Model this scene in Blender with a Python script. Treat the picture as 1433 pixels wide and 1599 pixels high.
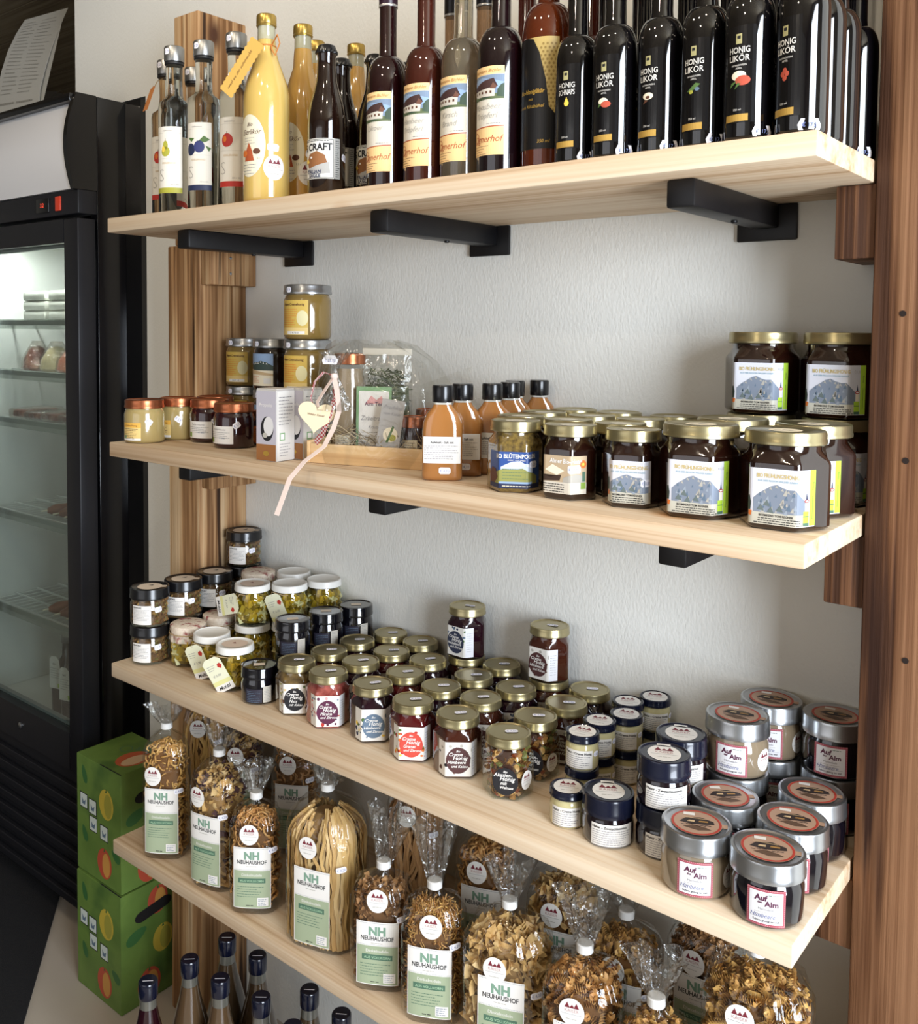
import bpy, bmesh, math, random
from mathutils import Vector, Matrix
for o in list(bpy.data.objects): bpy.data.objects.remove(o)
SC = bpy.context.scene; COL = SC.collection
PI = math.pi
# ------------------------------------------------------------------ camera
# x runs along the wall, y into the wall (shelf front edge y = 0), z up (top of the highest shelf z = 0); metres
FW, FH = 1433, 1599
CAM = Vector((1.48640, -0.93165, -0.19298)); YAW, PITCH, ROLL = 0.6977, -0.0539, 0.0083
FPX, CX, CY = 1469.58, 644.87, 595.67
fwd = Vector((-math.sin(YAW)*math.cos(PITCH), math.cos(YAW)*math.cos(PITCH), math.sin(PITCH)))
rgt = Vector((math.cos(YAW), math.sin(YAW), 0)); upv = rgt.cross(fwd)
R0 = math.cos(ROLL)*rgt + math.sin(ROLL)*upv; U0 = -math.sin(ROLL)*rgt + math.cos(ROLL)*upv
cd = bpy.data.cameras.new('camera'); cam = bpy.data.objects.new('camera', cd); COL.objects.link(cam)
m = Matrix((R0, U0, -fwd)).transposed().to_4x4(); m.translation = CAM; cam.matrix_world = m
cd.sensor_fit = 'VERTICAL'; cd.sensor_height = 24.0; cd.lens = FPX*24.0/FH
cd.shift_x = (FW/2-CX)/FH; cd.shift_y = (CY-FH/2)/FH; cd.clip_start = 0.02
SC.camera = cam
# ------------------------------------------------------------------ light
FLOOR = -1.6; CEIL = 1.02; WALL = 0.315
w = bpy.data.worlds.new('daylight'); SC.world = w; w.use_nodes = True
w.node_tree.nodes['Background'].inputs[0].default_value = (0.62, 0.74, 1.0, 1); w.node_tree.nodes['Background'].inputs[1].default_value = 0.5
def area(name, loc, aim, sx, sy, power, color, spread=180):
    l = bpy.data.lights.new(name, 'AREA'); l.shape = 'RECTANGLE'; l.size = sx; l.size_y = sy; l.energy = power; l.color = color
    l.spread = math.radians(spread)
    o = bpy.data.objects.new(name, l); COL.objects.link(o); o.location = loc
    o.rotation_euler = (Vector(aim)-Vector(loc)).to_track_quat('-Z', 'Y').to_euler(); return o
# daylight entering through the window in the side wall and the shop window behind the viewer
area('side_window_daylight', (3.06, -0.95, -0.10), (0, -0.95, -0.10), 1.15, 1.9, 150, (0.82, 0.90, 1.0))
area('window_daylight', (0.4, -3.06, -0.05), (0.4, 0, -0.05), 2.2, 1.5, 11, (1.0, 0.95, 0.88))
SC.view_settings.view_transform = 'Standard'; SC.view_settings.look = 'None'; SC.view_settings.gamma = 1.0
SC.view_settings.use_curve_mapping = False; SC.view_settings.exposure = 0.06
SC.cycles.transparent_max_bounces = 24; SC.cycles.max_bounces = 10; SC.cycles.use_denoising = True
SC.cycles.caustics_reflective = False; SC.cycles.caustics_refractive = False
# ------------------------------------------------------------------ pixel -> place
def ray(px, py):
    return (R0*((px-CX)/FPX) - U0*((py-CY)/FPX) + fwd)
def onz(px, py, z):
    d = ray(px, py); return CAM + d*((z-CAM.z)/d.z)
def ony(px, py, y):
    d = ray(px, py); return CAM + d*((y-CAM.y)/d.y)
SZ = [0.0, -0.39558, -0.79605, -1.12407]; TH = 0.0252; SL = 1.2; SD = 0.30
def base(s, px, py, r):                 # foot seen at this pixel, object radius r
    p = onz(px, py, SZ[s]); v = Vector((p.x-CAM.x, p.y-CAM.y)).normalized(); return (p.x+v.x*r, p.y+v.y*r)
def top(s, px, py, h):                  # centre of the lid seen at this pixel, h above the shelf
    z = SZ[s]+h if s < 4 else FLOOR+h
    p = onz(px, py, z)
    if s in (1, 2) and p.y > 0.085: p = ony(px, py, 0.085+(p.y-0.085)*0.90)
    return (p.x, p.y)
def aty(px, py, y):
    p = ony(px, py, y); return (p.x, p.y)
def facing(x, y): return math.degrees(math.atan2(CAM.x-x, y-CAM.y))    # turn that faces a thing's front to the aisle
# ------------------------------------------------------------------ materials
def lin(h):
    h = h.lstrip('#'); c = [int(h[i:i+2], 16)/255 for i in (0, 2, 4)]
    return tuple(x/12.92 if x <= 0.04045 else ((x+0.055)/1.055)**2.4 for x in c)+(1,)
MATS = {}
def mat(name, col, rough=0.5, metal=0.0, coat=0.0, trans=0.0, ior=1.45, spec=0.5, emit=None, sss=0.0, var=None, vscale=30, bump=0.0, bscale=60, stretch=None, detail=3):
    if name in MATS: return MATS[name]
    m = bpy.data.materials.new(name); m.use_nodes = True; MATS[name] = m
    N = m.node_tree.nodes; L = m.node_tree.links; b = N['Principled BSDF']
    b.inputs['Base Color'].default_value = lin(col); b.inputs['Roughness'].default_value = rough; b.inputs['Metallic'].default_value = metal
    b.inputs['Coat Weight'].default_value = coat; b.inputs['Coat Roughness'].default_value = 0.04; b.inputs['Transmission Weight'].default_value = trans
    b.inputs['IOR'].default_value = ior; b.inputs['Specular IOR Level'].default_value = spec
    if sss: b.inputs['Subsurface Weight'].default_value = sss; b.inputs['Subsurface Radius'].default_value = (0.02, 0.01, 0.005); b.inputs['Subsurface Scale'].default_value = 0.5
    if emit: b.inputs['Emission Color'].default_value = lin(col); b.inputs['Emission Strength'].default_value = emit
    if var or bump:
        tc = N.new('ShaderNodeTexCoord'); mp = N.new('ShaderNodeMapping'); L.new(tc.outputs['Object'], mp.inputs[0])
        if stretch: mp.inputs['Scale'].default_value = stretch
    if var:
        nz = N.new('ShaderNodeTexNoise'); nz.inputs['Scale'].default_value = vscale; nz.inputs['Detail'].default_value = detail; L.new(mp.outputs[0], nz.inputs[0])
        cr = N.new('ShaderNodeValToRGB'); cols = [col]+list(var); e = cr.color_ramp.elements
        e[0].position = 0.33; e[1].position = 0.67; e[0].color = lin(cols[0]); e[1].color = lin(cols[-1])
        for i, c in enumerate(cols[1:-1]): q = e.new(0.33+0.34*(i+1)/(len(cols)-1)); q.color = lin(c)
        L.new(nz.outputs[0], cr.inputs[0]); L.new(cr.outputs[0], b.inputs['Base Color'])
    if bump:
        n2 = N.new('ShaderNodeTexNoise'); n2.inputs['Scale'].default_value = bscale; n2.inputs['Detail'].default_value = 4; L.new(mp.outputs[0], n2.inputs[0])
        bp = N.new('ShaderNodeBump'); bp.inputs['Strength'].default_value = bump; bp.inputs['Distance'].default_value = 0.004; L.new(n2.outputs[0], bp.inputs['Height']); L.new(bp.outputs[0], b.inputs['Normal'])
    return m
def clear(name, tint='ffffff', rough=0.03, amount=0.10, bump=0.0, bscale=40, rim=0.5, gloss='ffffff'):
    # thin clear sheet or thin-walled glass: lets light straight through and mirrors at grazing angles
    if name in MATS: return MATS[name]
    m = bpy.data.materials.new(name); m.use_nodes = True; MATS[name] = m
    N = m.node_tree.nodes; L = m.node_tree.links; N.remove(N['Principled BSDF']); out = N['Material Output']
    t = N.new('ShaderNodeBsdfTransparent'); t.inputs[0].default_value = lin(tint)
    g = N.new('ShaderNodeBsdfGlossy'); g.inputs['Roughness'].default_value = rough; g.inputs['Color'].default_value = lin(gloss)
    lw = N.new('ShaderNodeLayerWeight'); lw.inputs[0].default_value = 0.5
    pw = N.new('ShaderNodeMath'); pw.operation = 'POWER'; pw.inputs[1].default_value = 3.0; L.new(lw.outputs['Facing'], pw.inputs[0])
    ml = N.new('ShaderNodeMath'); ml.operation = 'MULTIPLY_ADD'; ml.inputs[1].default_value = rim; ml.inputs[2].default_value = amount; ml.use_clamp = True; L.new(pw.outputs[0], ml.inputs[0])
    mx = N.new('ShaderNodeMixShader'); L.new(ml.outputs[0], mx.inputs[0]); L.new(t.outputs[0], mx.inputs[1]); L.new(g.outputs[0], mx.inputs[2]); L.new(mx.outputs[0], out.inputs[0])
    if bump:
        tc = N.new('ShaderNodeTexCoord'); nz = N.new('ShaderNodeTexNoise'); nz.inputs['Scale'].default_value = bscale; nz.inputs['Detail'].default_value = 3; nz.inputs['Distortion'].default_value = 1.2
        L.new(tc.outputs['Object'], nz.inputs[0]); bp = N.new('ShaderNodeBump'); bp.inputs['Strength'].default_value = bump; bp.inputs['Distance'].default_value = 0.01
        L.new(nz.outputs[0], bp.inputs['Height']); L.new(bp.outputs[0], g.inputs['Normal']); L.new(bp.outputs[0], lw.inputs['Normal'])
    return m
def wood(name, cols, axis=0, scale=1.0, contrast=0.5, rough=0.6, bump=0.25, rings=26, knots=True, knotcol='8a5a34', cracks=None, lines=0.0):
    # grain runs along `axis`; long streaks, wavy growth rings, knots, optional dark cracks
    if name in MATS: return MATS[name]
    m = bpy.data.materials.new(name); m.use_nodes = True; MATS[name] = m
    N = m.node_tree.nodes; L = m.node_tree.links; b = N['Principled BSDF']; b.inputs['Roughness'].default_value = rough; b.inputs['Specular IOR Level'].default_value = 0.3
    tc = N.new('ShaderNodeTexCoord')
    def mapped(along, across, loc=0.0):
        mp = N.new('ShaderNodeMapping'); s = [across*scale]*3; s[axis] = along*scale; mp.inputs['Scale'].default_value = s; mp.inputs['Location'].default_value = (loc,)*3
        L.new(tc.outputs['Object'], mp.inputs[0]); return mp
    a = mapped(0.45, 9); nz = N.new('ShaderNodeTexNoise'); nz.inputs['Scale'].default_value = 1.6; nz.inputs['Detail'].default_value = 4; nz.inputs['Distortion'].default_value = 0.4; L.new(a.outputs[0], nz.inputs[0])
    rg = N.new('ShaderNodeMath'); rg.operation = 'MULTIPLY'; rg.inputs[1].default_value = rings; L.new(nz.outputs[0], rg.inputs[0])
    sn = N.new('ShaderNodeMath'); sn.operation = 'SINE'; L.new(rg.outputs[0], sn.inputs[0])
    f = mapped(1.2, 150, 3.0); n2 = N.new('ShaderNodeTexNoise'); n2.inputs['Scale'].default_value = 1.0; n2.inputs['Detail'].default_value = 5; L.new(f.outputs[0], n2.inputs[0])
    ad = N.new('ShaderNodeMath'); ad.operation = 'MULTIPLY_ADD'; ad.inputs[1].default_value = 0.22; L.new(sn.outputs[0], ad.inputs[0]); L.new(n2.outputs[0], ad.inputs[2])
    cr = N.new('ShaderNodeValToRGB'); e = cr.color_ramp.elements; e[0].position = 0.5-contrast/2; e[1].position = 0.5+contrast/2; e[0].color = lin(cols[0]); e[1].color = lin(cols[-1])
    for i, c in enumerate(cols[1:-1]): q = e.new(0.5-contrast/2+contrast*(i+1)/(len(cols)-1)); q.color = lin(c)
    L.new(ad.outputs[0], cr.inputs[0]); last = cr.outputs[0]; hgt = ad.outputs[0]
    def darken(fac, col, last):
        mx = N.new('ShaderNodeMix'); mx.data_type = 'RGBA'; L.new(fac, mx.inputs['Factor']); L.new(last, mx.inputs['A']); mx.inputs['B'].default_value = lin(col); return mx.outputs['Result']
    if knots:
        k = mapped(3.2, 5.5, 1.7); vo = N.new('ShaderNodeTexVoronoi'); vo.inputs['Scale'].default_value = 1.0; L.new(k.outputs[0], vo.inputs[0])
        r1 = N.new('ShaderNodeMapRange'); r1.inputs['From Min'].default_value = 0.13; r1.inputs['From Max'].default_value = 0.05; L.new(vo.outputs['Distance'], r1.inputs[0]); last = darken(r1.outputs[0], knotcol, last)
    if cracks:
        c = mapped(1.6, 34, 7.0); n3 = N.new('ShaderNodeTexNoise'); n3.inputs['Scale'].default_value = 1.0; n3.inputs['Detail'].default_value = 3; L.new(c.outputs[0], n3.inputs[0])
        r2 = N.new('ShaderNodeMapRange'); r2.inputs['From Min'].default_value = 0.60; r2.inputs['From Max'].default_value = 0.68; L.new(n3.outputs[0], r2.inputs[0]); last = darken(r2.outputs[0], cracks, last)
    L.new(last, b.inputs['Base Color'])
    bp = N.new('ShaderNodeBump'); bp.inputs['Strength'].default_value = bump; bp.inputs['Distance'].default_value = 0.002; L.new(hgt, bp.inputs['Height']); L.new(bp.outputs[0], b.inputs['Normal'])
    return m
# ------------------------------------------------------------------ object helpers
def link(o, parent=None):
    COL.objects.link(o)
    if parent is not None: o.parent = parent
    return o
def obj(name, verts, faces, mats, parent=None, smooth=True, sharp=38, idx=None, loc=None, kind=None, label=None):
    me = bpy.data.meshes.new(name); me.from_pydata([tuple(v) for v in verts], [], faces)
    return obj_me(name, me, mats, parent, smooth, sharp, idx, loc, kind, label)
def obj_me(name, me, mats, parent=None, smooth=True, sharp=38, idx=None, loc=None, kind=None, label=None):
    for q in (mats if isinstance(mats, (list, tuple)) else [mats]): me.materials.append(q)
    if idx: me.polygons.foreach_set('material_index', idx)
    if smooth:
        me.polygons.foreach_set('use_smooth', [True]*len(me.polygons))
        if sharp and len(me.polygons) < 20000: me.set_sharp_from_angle(angle=math.radians(sharp))
    me.update(); o = bpy.data.objects.new(name, me)
    if loc is not None: o.location = loc
    if kind: o['kind'] = kind
    if label: o['label'] = label
    return link(o, parent)
def from_bm(name, bm, mats, parent=None, **k):
    me = bpy.data.meshes.new(name); bm.to_mesh(me); bm.free(); return obj_me(name, me, mats, parent, **k)
def box(name, lo, hi, mats, parent=None, bevel=0.0, seg=2, rot=0.0, pivot=None, **k):
    bm = bmesh.new(); bmesh.ops.create_cube(bm, size=1.0)
    for v in bm.verts: v.co = Vector([lo[i]+(v.co[i]+0.5)*(hi[i]-lo[i]) for i in range(3)])
    if bevel: bmesh.ops.bevel(bm, geom=bm.edges[:], offset=bevel, segments=seg, affect='EDGES', profile=0.5)
    if rot:
        p = Vector(pivot if pivot else [(lo[i]+hi[i])/2 for i in range(3)]); bmesh.ops.rotate(bm, verts=bm.verts, cent=p, matrix=Matrix.Rotation(rot, 3, 'Z'))
    return from_bm(name, bm, mats, parent, **k)
def thing(name, label, cat, loc=(0, 0, 0), rotz=0.0, group=None):
    o = bpy.data.objects.new(name, None); o.empty_display_size = 0.02; link(o); o.location = loc; o.rotation_euler = (0, 0, math.radians(rotz))
    return tag(o, label, cat, group)
def tag(o, label=None, cat=None, group=None, kind=None):
    if label: o['label'] = label
    if cat: o['category'] = cat
    if group: o['group'] = group
    if kind: o['kind'] = kind
    return o
def struct(o, label=None): return tag(o, label, None, None, 'structure')
def copy_parts(src, parent):
    for ch in src.children:
        c = ch.copy(); COL.objects.link(c); c.parent = parent; copy_parts(ch, c)
def dup(src, label, loc, rotz, group=None):
    o = src.copy(); COL.objects.link(o); o.location = loc; o.rotation_euler = (0, 0, math.radians(rotz)); o['label'] = label
    if group: o['group'] = group
    copy_parts(src, o); return o
# ---- cross-sections: t = 0 round, 1 hexagonal
def hexr(th, t, p=50):
    if t <= 0: return 1.0
    s = sum(max(0.0, math.cos(th-k*PI/3))**p for k in range(6)); return (1-t)+t*s**(-1.0/p)
def loft(levels, n=40, cap=True, phase=0.0, wob=None):
    V = []; F = []
    for li, lv in enumerate(levels):
        r, z = lv[0], lv[1]; t = lv[2] if len(lv) > 2 else 0.0
        for i in range(n):
            th = 2*PI*i/n; q = r*hexr(th-phase, t)*(1+(wob(th, li) if wob else 0)); V.append((q*math.cos(th), q*math.sin(th), z))
    for l in range(len(levels)-1):
        for i in range(n): a = l*n+i; b = l*n+(i+1) % n; F.append((a, b, b+n, a+n))
    if cap: F.append(tuple(range(n-1, -1, -1))); F.append(tuple(range((len(levels)-1)*n, len(levels)*n)))
    return V, F
def lathe(name, levels, mats, parent=None, n=40, z=0.0, phase=0.0, **k):
    V, F = loft([(l[0], l[1]+z)+tuple(l[2:]) for l in levels], n, phase=phase); return obj(name, V, F, mats, parent, **k)
def tube_geo(pts, r, n=8, closed=False):
    pts = [Vector(p) for p in pts]; V = []; F = []; N = len(pts); nrm = None
    for i, p in enumerate(pts):
        t = (pts[min(i+1, N-1)]-pts[max(i-1, 0)]).normalized()
        if nrm is None: nrm = t.orthogonal().normalized()
        nrm = (nrm-t*nrm.dot(t)).normalized(); b = t.cross(nrm); rr = r[i] if isinstance(r, (list, tuple)) else r
        for k in range(n): a = 2*PI*k/n; V.append(p+nrm*(rr*math.cos(a))+b*(rr*math.sin(a)))
    for i in range(N-1):
        for k in range(n): a = i*n+k; b2 = i*n+(k+1) % n; F.append((a, b2, b2+n, a+n))
    F.append(tuple(range(n-1, -1, -1))); F.append(tuple(range((N-1)*n, N*n))); return V, F
def tube(name, pts, r, mats, parent=None, n=8, **k):
    V, F = tube_geo(pts, r, n); return obj(name, V, F, mats, parent, **k)
def ribbon(name, pts, wid, mats, parent=None, side=None, thick=0.0006, **k):
    pts = [Vector(p) for p in pts]; V = []; F = []; N = len(pts)
    for i, p in enumerate(pts):
        t = (pts[min(i+1, N-1)]-pts[max(i-1, 0)]).normalized(); s = Vector(side) if side else t.orthogonal(); s = (s-t*s.dot(t)).normalized(); nn = t.cross(s)
        for a, b in ((-1, -1), (1, -1), (1, 1), (-1, 1)): V.append(p+s*(wid/2*a)+nn*(thick/2*b))
    for i in range(N-1):
        for q in range(4): a = i*4+q; b = i*4+(q+1) % 4; F.append((a, b, b+4, a+4))
    F.append((3, 2, 1, 0)); e = (N-1)*4; F.append((e, e+1, e+2, e+3)); return obj(name, V, F, mats, parent, **k)
# ---- flat print: drawn in millimetres (u right, v up) and wrapped on a surface
TXT = {}
def text_geo(s, bold, shear):
    key = (s, bold, shear)
    if key in TXT: return TXT[key]
    c = bpy.data.curves.new('t', 'FONT'); c.body = s; c.size = 1.0; c.resolution_u = 2; c.offset = bold; c.shear = shear
    o = bpy.data.objects.new('t', c); me = bpy.data.meshes.new_from_object(o)
    v = [(q.co.x, q.co.y) for q in me.vertices]; f = [tuple(p.vertices) for p in me.polygons]
    bpy.data.objects.remove(o); bpy.data.curves.remove(c); bpy.data.meshes.remove(me)
    TXT[key] = (v, f); return TXT[key]
class Art:
    def __init__(s): s.V = []; s.F = []; s.I = []; s.mats = []
    def mi(s, m):
        if m not in s.mats: s.mats.append(m)
        return s.mats.index(m)
    def add(s, pts, faces, m, layer):
        b = len(s.V); s.V += [(p[0], p[1], layer) for p in pts]; s.F += [tuple(b+i for i in f) for f in faces]; s.I += [s.mi(m)]*len(faces)
    def rect(s, x0, y0, x1, y1, m, layer=0): s.add([(x0, y0), (x1, y0), (x1, y1), (x0, y1)], [(0, 1, 2, 3)], m, layer)
    def poly(s, pts, m, layer=1): s.add(pts, [tuple(range(len(pts)))], m, layer)
    def ell(s, cx, cy, rx, ry, m, layer=1, n=28): s.poly([(cx+rx*math.cos(2*PI*i/n), cy+ry*math.sin(2*PI*i/n)) for i in range(n)], m, layer)
    def ring(s, cx, cy, r0, r1, m, layer=1, n=32):
        P = [(cx+r*math.cos(2*PI*i/n), cy+r*math.sin(2*PI*i/n)) for r in (r0, r1) for i in range(n)]
        s.add(P, [(i, (i+1) % n, n+(i+1) % n, n+i) for i in range(n)], m, layer)
    def frame(s, x0, y0, x1, y1, w, m, layer=1):
        s.rect(x0, y0, x1, y0+w, m, layer); s.rect(x0, y1-w, x1, y1, m, layer); s.rect(x0, y0+w, x0+w, y1-w, m, layer); s.rect(x1-w, y0+w, x1, y1-w, m, layer)
    def text(s, t, x, y, h, m, layer=3, al='c', bold=0.0, shear=0.0, maxw=None, rot=0.0):
        v, f = text_geo(t, bold, shear)
        if not v: return
        x0 = min(p[0] for p in v); x1 = max(p[0] for p in v); w = (x1-x0)*h; k = h if not maxw or w <= maxw else h*maxw/w
        off = {'c': -(x0+x1)/2, 'l': -x0, 'r': -x1}[al]; P = [((p[0]+off)*k, p[1]*h) for p in v]
        if rot: c, q = math.cos(rot), math.sin(rot); P = [(a*c-b*q, a*q+b*c) for a, b in P]
        s.add([(x+a, y+b) for a, b in P], f, m, layer)
    def lines(s, x0, x1, y, n, gap, m, h=0.55, layer=2, seed=1, ragged=True):
        r = random.Random(seed)                  # rows of words too small to read
        for i in range(n):
            x = x0; end = x1-(r.random()*0.35*(x1-x0) if ragged else 0)
            while x < end:
                wd = min((1.5+r.random()*4.0)*h, end-x); s.rect(x, y-i*gap, x+wd, y-i*gap+h, m, layer); x += wd+0.9*h
    def build(s, name, surf, parent, step=None, cuts=None, off=0.0003, **k):
        bm = bmesh.new(); vs = [bm.verts.new(v) for v in s.V]
        for f, i in zip(s.F, s.I):
            try: q = bm.faces.new([vs[j] for j in f]); q.material_index = i
            except ValueError: pass
        bmesh.ops.triangulate(bm, faces=[f for f in bm.faces if len(f.verts) > 4])
        us = [v[0] for v in s.V]; cu = list(cuts or [])
        if step: a = min(us); cu += [a+step*i for i in range(1, int((max(us)-a)/step)+1)]
        for u in cu:
            if min(us) < u < max(us): bmesh.ops.bisect_plane(bm, geom=bm.verts[:]+bm.edges[:]+bm.faces[:], plane_co=(u, 0, 0), plane_no=(1, 0, 0))
        for v in bm.verts: v.co = surf(v.co.x*0.001, v.co.y*0.001, off+v.co.z*0.00012)
        return from_bm(name, bm, s.mats, parent, smooth=False, **k)
def wrap(r, t=0.0, z0=0.0, th0=-PI/2, phase=0.0, n=720):
    # surface of a round / six-sided body: u measured along the outline from direction th0
    P = []; c = [0.0]
    for i in range(n+1):
        th = th0-PI+2*PI*i/n; q = r*hexr(th-phase, t); P.append((q*math.cos(th), q*math.sin(th)))
        if i: c.append(c[-1]+math.dist(P[-1], P[-2]))
    mid = c[n//2]
    def f(u, v, off):
        u = (u+mid) % c[-1]; lo, hi = 0, n
        while hi-lo > 1:
            k = (lo+hi)//2
            if c[k] <= u: lo = k
            else: hi = k
        a = (u-c[lo])/max(1e-9, c[hi]-c[lo]); x = P[lo][0]+(P[hi][0]-P[lo][0])*a; y = P[lo][1]+(P[hi][1]-P[lo][1])*a
        tx = P[hi][0]-P[lo][0]; ty = P[hi][1]-P[lo][1]; l = math.hypot(tx, ty); return Vector((x+ty/l*off, y-tx/l*off, z0+v))
    return f
def flat_top(z): return lambda u, v, off: Vector((u, v, z+off))
def plane(o, ux, vx):
    o, ux, vx = Vector(o), Vector(ux).normalized(), Vector(vx).normalized(); nn = ux.cross(vx); return lambda u, v, off: o+ux*u+vx*v+nn*off
# ------------------------------------------------------------------ shared materials
white = mat('label_paper', 'dedad4', 0.6); offw = mat('cream_paper', 'e9dfc6', 0.6); ink = mat('ink_black', '17161a', 0.6); grey = mat('ink_grey', '8a8788', 0.6)
kraft = mat('peach_label', 'eac48a', 0.6); gold = mat('gold_print', 'c9a24a', 0.35, 0.6)
goldlid = mat('gold_lid', 'a89c74', 0.30, 0.9, var=['b8ad88'], vscale=8); silver = mat('silver_lid', 'b4b6b8', 0.28, 0.95); copper = mat('copper_lid', 'b06a48', 0.30, 0.9)
blackp = mat('black_plastic', '0d0d10', 0.28, coat=0.3); navy = mat('navy_lid', '0e1224', 0.22, coat=0.4); whitelid = mat('white_lid', 'dedcd6', 0.35)
blackm = mat('black_powder_coat', '0b0a0d', 0.45); glassc = clear('clear_glass', 'f4f8f4', 0.02, 0.06, rim=0.55); pane = clear('door_glass', 'eaf0ee', 0.02, 0.07, rim=0.5)
film = clear('cellophane', 'f8f8f6', 0.10, 0.04, bump=0.8, bscale=22, rim=0.34)
filmneck = clear('gathered_cellophane', 'ececea', 0.16, 0.10, bump=0.9, bscale=45, rim=0.42)
red = mat('print_red', 'b03028', 0.55); dred = mat('print_wine', '6e1f2c', 0.55); green = mat('print_green', '7c9f74', 0.55); dgreen = mat('print_dark_green', '4a6a56', 0.55)
blue = mat('print_blue', '2f5a9a', 0.55); sky = mat('print_sky', '8aa3c4', 0.55); lime = mat('print_lime', 'a9cc3c', 0.5); orange = mat('print_orange', 'd2702c', 0.55); yellow = mat('print_yellow', 'e6c24a', 0.55)
brown = mat('print_brown', '5a3524', 0.55); slate = mat('print_slate', '5c6e80', 0.55); tan = mat('print_tan', 'c8ad84', 0.55); leafg = mat('print_leaf', '4d6b34', 0.55); pink = mat('print_pink', 'd49a98', 0.55)
plum = mat('print_plum', '54203c', 0.5); stone = mat('print_stone', 'a9a49a', 0.55); navyp = mat('print_navy', '232b4a', 0.5); olive = mat('print_olive', 'a3a03a', 0.55)
pine = wood('pine', ['b09270', 'c6ab8c', 'd0b99c', 'd6c3a9'], 0, contrast=0.6, bump=0.06, rings=14, knotcol='b98a5c')
oldw = wood('weathered_timber', ['74502f', 'a27a52', 'bb966c', 'caac86'], 2, contrast=0.55, bump=0.8, rings=22, cracks='35200f', knotcol='4a2c1a')
darkw = wood('brown_timber', ['43291a', '65422a', '785338', '876144'], 2, contrast=0.55, bump=0.8, rings=20, cracks='301a10', knotcol='2e1a10')
# ------------------------------------------------------------------ the room
plaster = mat('white_plaster', 'e4e2da', 0.9, bump=0.22, bscale=300, stretch=(1, 1, 0.55)); paint = mat('room_paint', '8c877d', 0.9)
fl = struct(box('floor', (-3.2, -3.1, FLOOR-0.1), (3.1, 3.0, FLOOR), mat('floor_tile', 'a89d90', 0.35, var=['b5aa9c'], vscale=3)), 'pale beige smooth tiled floor')
wb = struct(box('wall_back', (-0.345, WALL, FLOOR), (3.1, WALL+0.12, CEIL), plaster), 'white rough plaster wall behind the shelves')
wl = struct(box('wall_lintel', (-0.635, WALL, 0.325), (-0.345, WALL+0.12, CEIL), plaster), 'white plaster wall above the fridge recess')
struct(box('wall_left', (-3.2, -3.1, FLOOR), (-3.1, 3.0, CEIL), paint)); struct(box('wall_far', (-3.1, 2.9, FLOOR), (-0.345, 3.0, CEIL), paint))
struct(box('wall_partition', (-0.345, WALL+0.12, FLOOR), (-0.225, 2.9, CEIL), paint))
def holed(name, axis, at, th, a0, a1, o0, o1, p0, p1):      # wall with one rectangular opening o0..o1 x p0..p1
    for i, (u0, u1, z0, z1) in enumerate(((a0, o0, FLOOR, CEIL), (o1, a1, FLOOR, CEIL), (o0, o1, FLOOR, p0), (o0, o1, p1, CEIL))):
        if u1-u0 < 1e-4 or z1-z0 < 1e-4: continue
        lo, hi = ((at, u0, z0), (at+th, u1, z1)) if axis == 'x' else ((u0, at, z0), (u1, at+th, z1)); struct(box(name, lo, hi, paint))
holed('wall_right', 'x', 3.1, 0.1, -3.1, WALL+0.12, -1.55, -0.35, -1.10, 0.9)
holed('wall_front', 'y', -3.2, 0.1, -3.1, 3.1, -0.8, 1.6, -0.85, 0.75)
wfr = mat('window_frame_paint', 'd8d6d0', 0.4)
def window(name, axis, at, u0, u1, z0, z1, mull):
    P = lambda u, d, z: (at+d, u, z) if axis == 'x' else (u, at-d, z)
    w_ = bpy.data.objects.new(name, None); link(w_); struct(w_)
    bars = [(u0, u0+0.06, z0, z1), (u1-0.06, u1, z0, z1), (u0+0.06, u1-0.06, z0, z0+0.06), (u0+0.06, u1-0.06, z1-0.06, z1)]+[(q-0.03, q+0.03, z0+0.06, z1-0.06) for q in mull]
    for b in bars:
        A = P(b[0], 0.02, b[2]); B = P(b[1], 0.07, b[3]); box('frame_bar', [min(A[i], B[i]) for i in range(3)], [max(A[i], B[i]) for i in range(3)], wfr, w_, bevel=0.004)
window('window_2', 'x', 3.1, -1.55, -0.35, -1.10, 0.9, []); window('window_1', 'y', -3.1, -0.8, 1.6, -0.85, 0.75, [0.4])
ceilw = wood('ceiling_boards', ['7d705c', '94866e', 'a0937c'], 0, contrast=0.7, bump=0.1, knots=False)
ce = bpy.data.objects.new('ceiling', None); link(ce); struct(ce, 'greyish wooden board ceiling')
box('ceiling_panel', (-3.2, -3.1, CEIL+0.02), (3.1, 3.0, CEIL+0.1), ceilw, ce)
for i in range(32):
    y = -3.1+i*0.19; box('board', (-3.1, y+0.004, CEIL), (3.1, y+0.186, CEIL+0.02), ceilw, ce, smooth=False)
# old timber posts with wooden cleats under the shelf ends
pl = thing('timber_post', 'weathered old timber post with cracks against the wall beside the fridge', 'post')
box('post_shaft', (-0.100, 0.197, FLOOR), (-0.001, WALL, -0.03), oldw, pl, bevel=0.003)
box('post_head', (-0.076, 0.197, -0.03), (-0.001, WALL, 0.412), oldw, pl, bevel=0.003)
prr = thing('timber_post', 'thick brown timber post in the foreground beside the shelf ends', 'post')
box('post_shaft', (1.203, 0.195, FLOOR), (1.33, WALL, CEIL), darkw, prr, bevel=0.004)
for k, (hx, hz) in enumerate(((1.243, -0.33), (1.25, -0.55), (1.235, -0.17))):
    lathe('knot_hole', [(0.003, 0), (0.0035, 0.0006)], mat('hole_dark', '1c0f08', 0.9), prr, n=12, loc=(hx, 0.1949, hz)).rotation_euler = (PI/2, 0, 0)
names = ['topmost', 'second', 'third', 'lowest']
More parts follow.
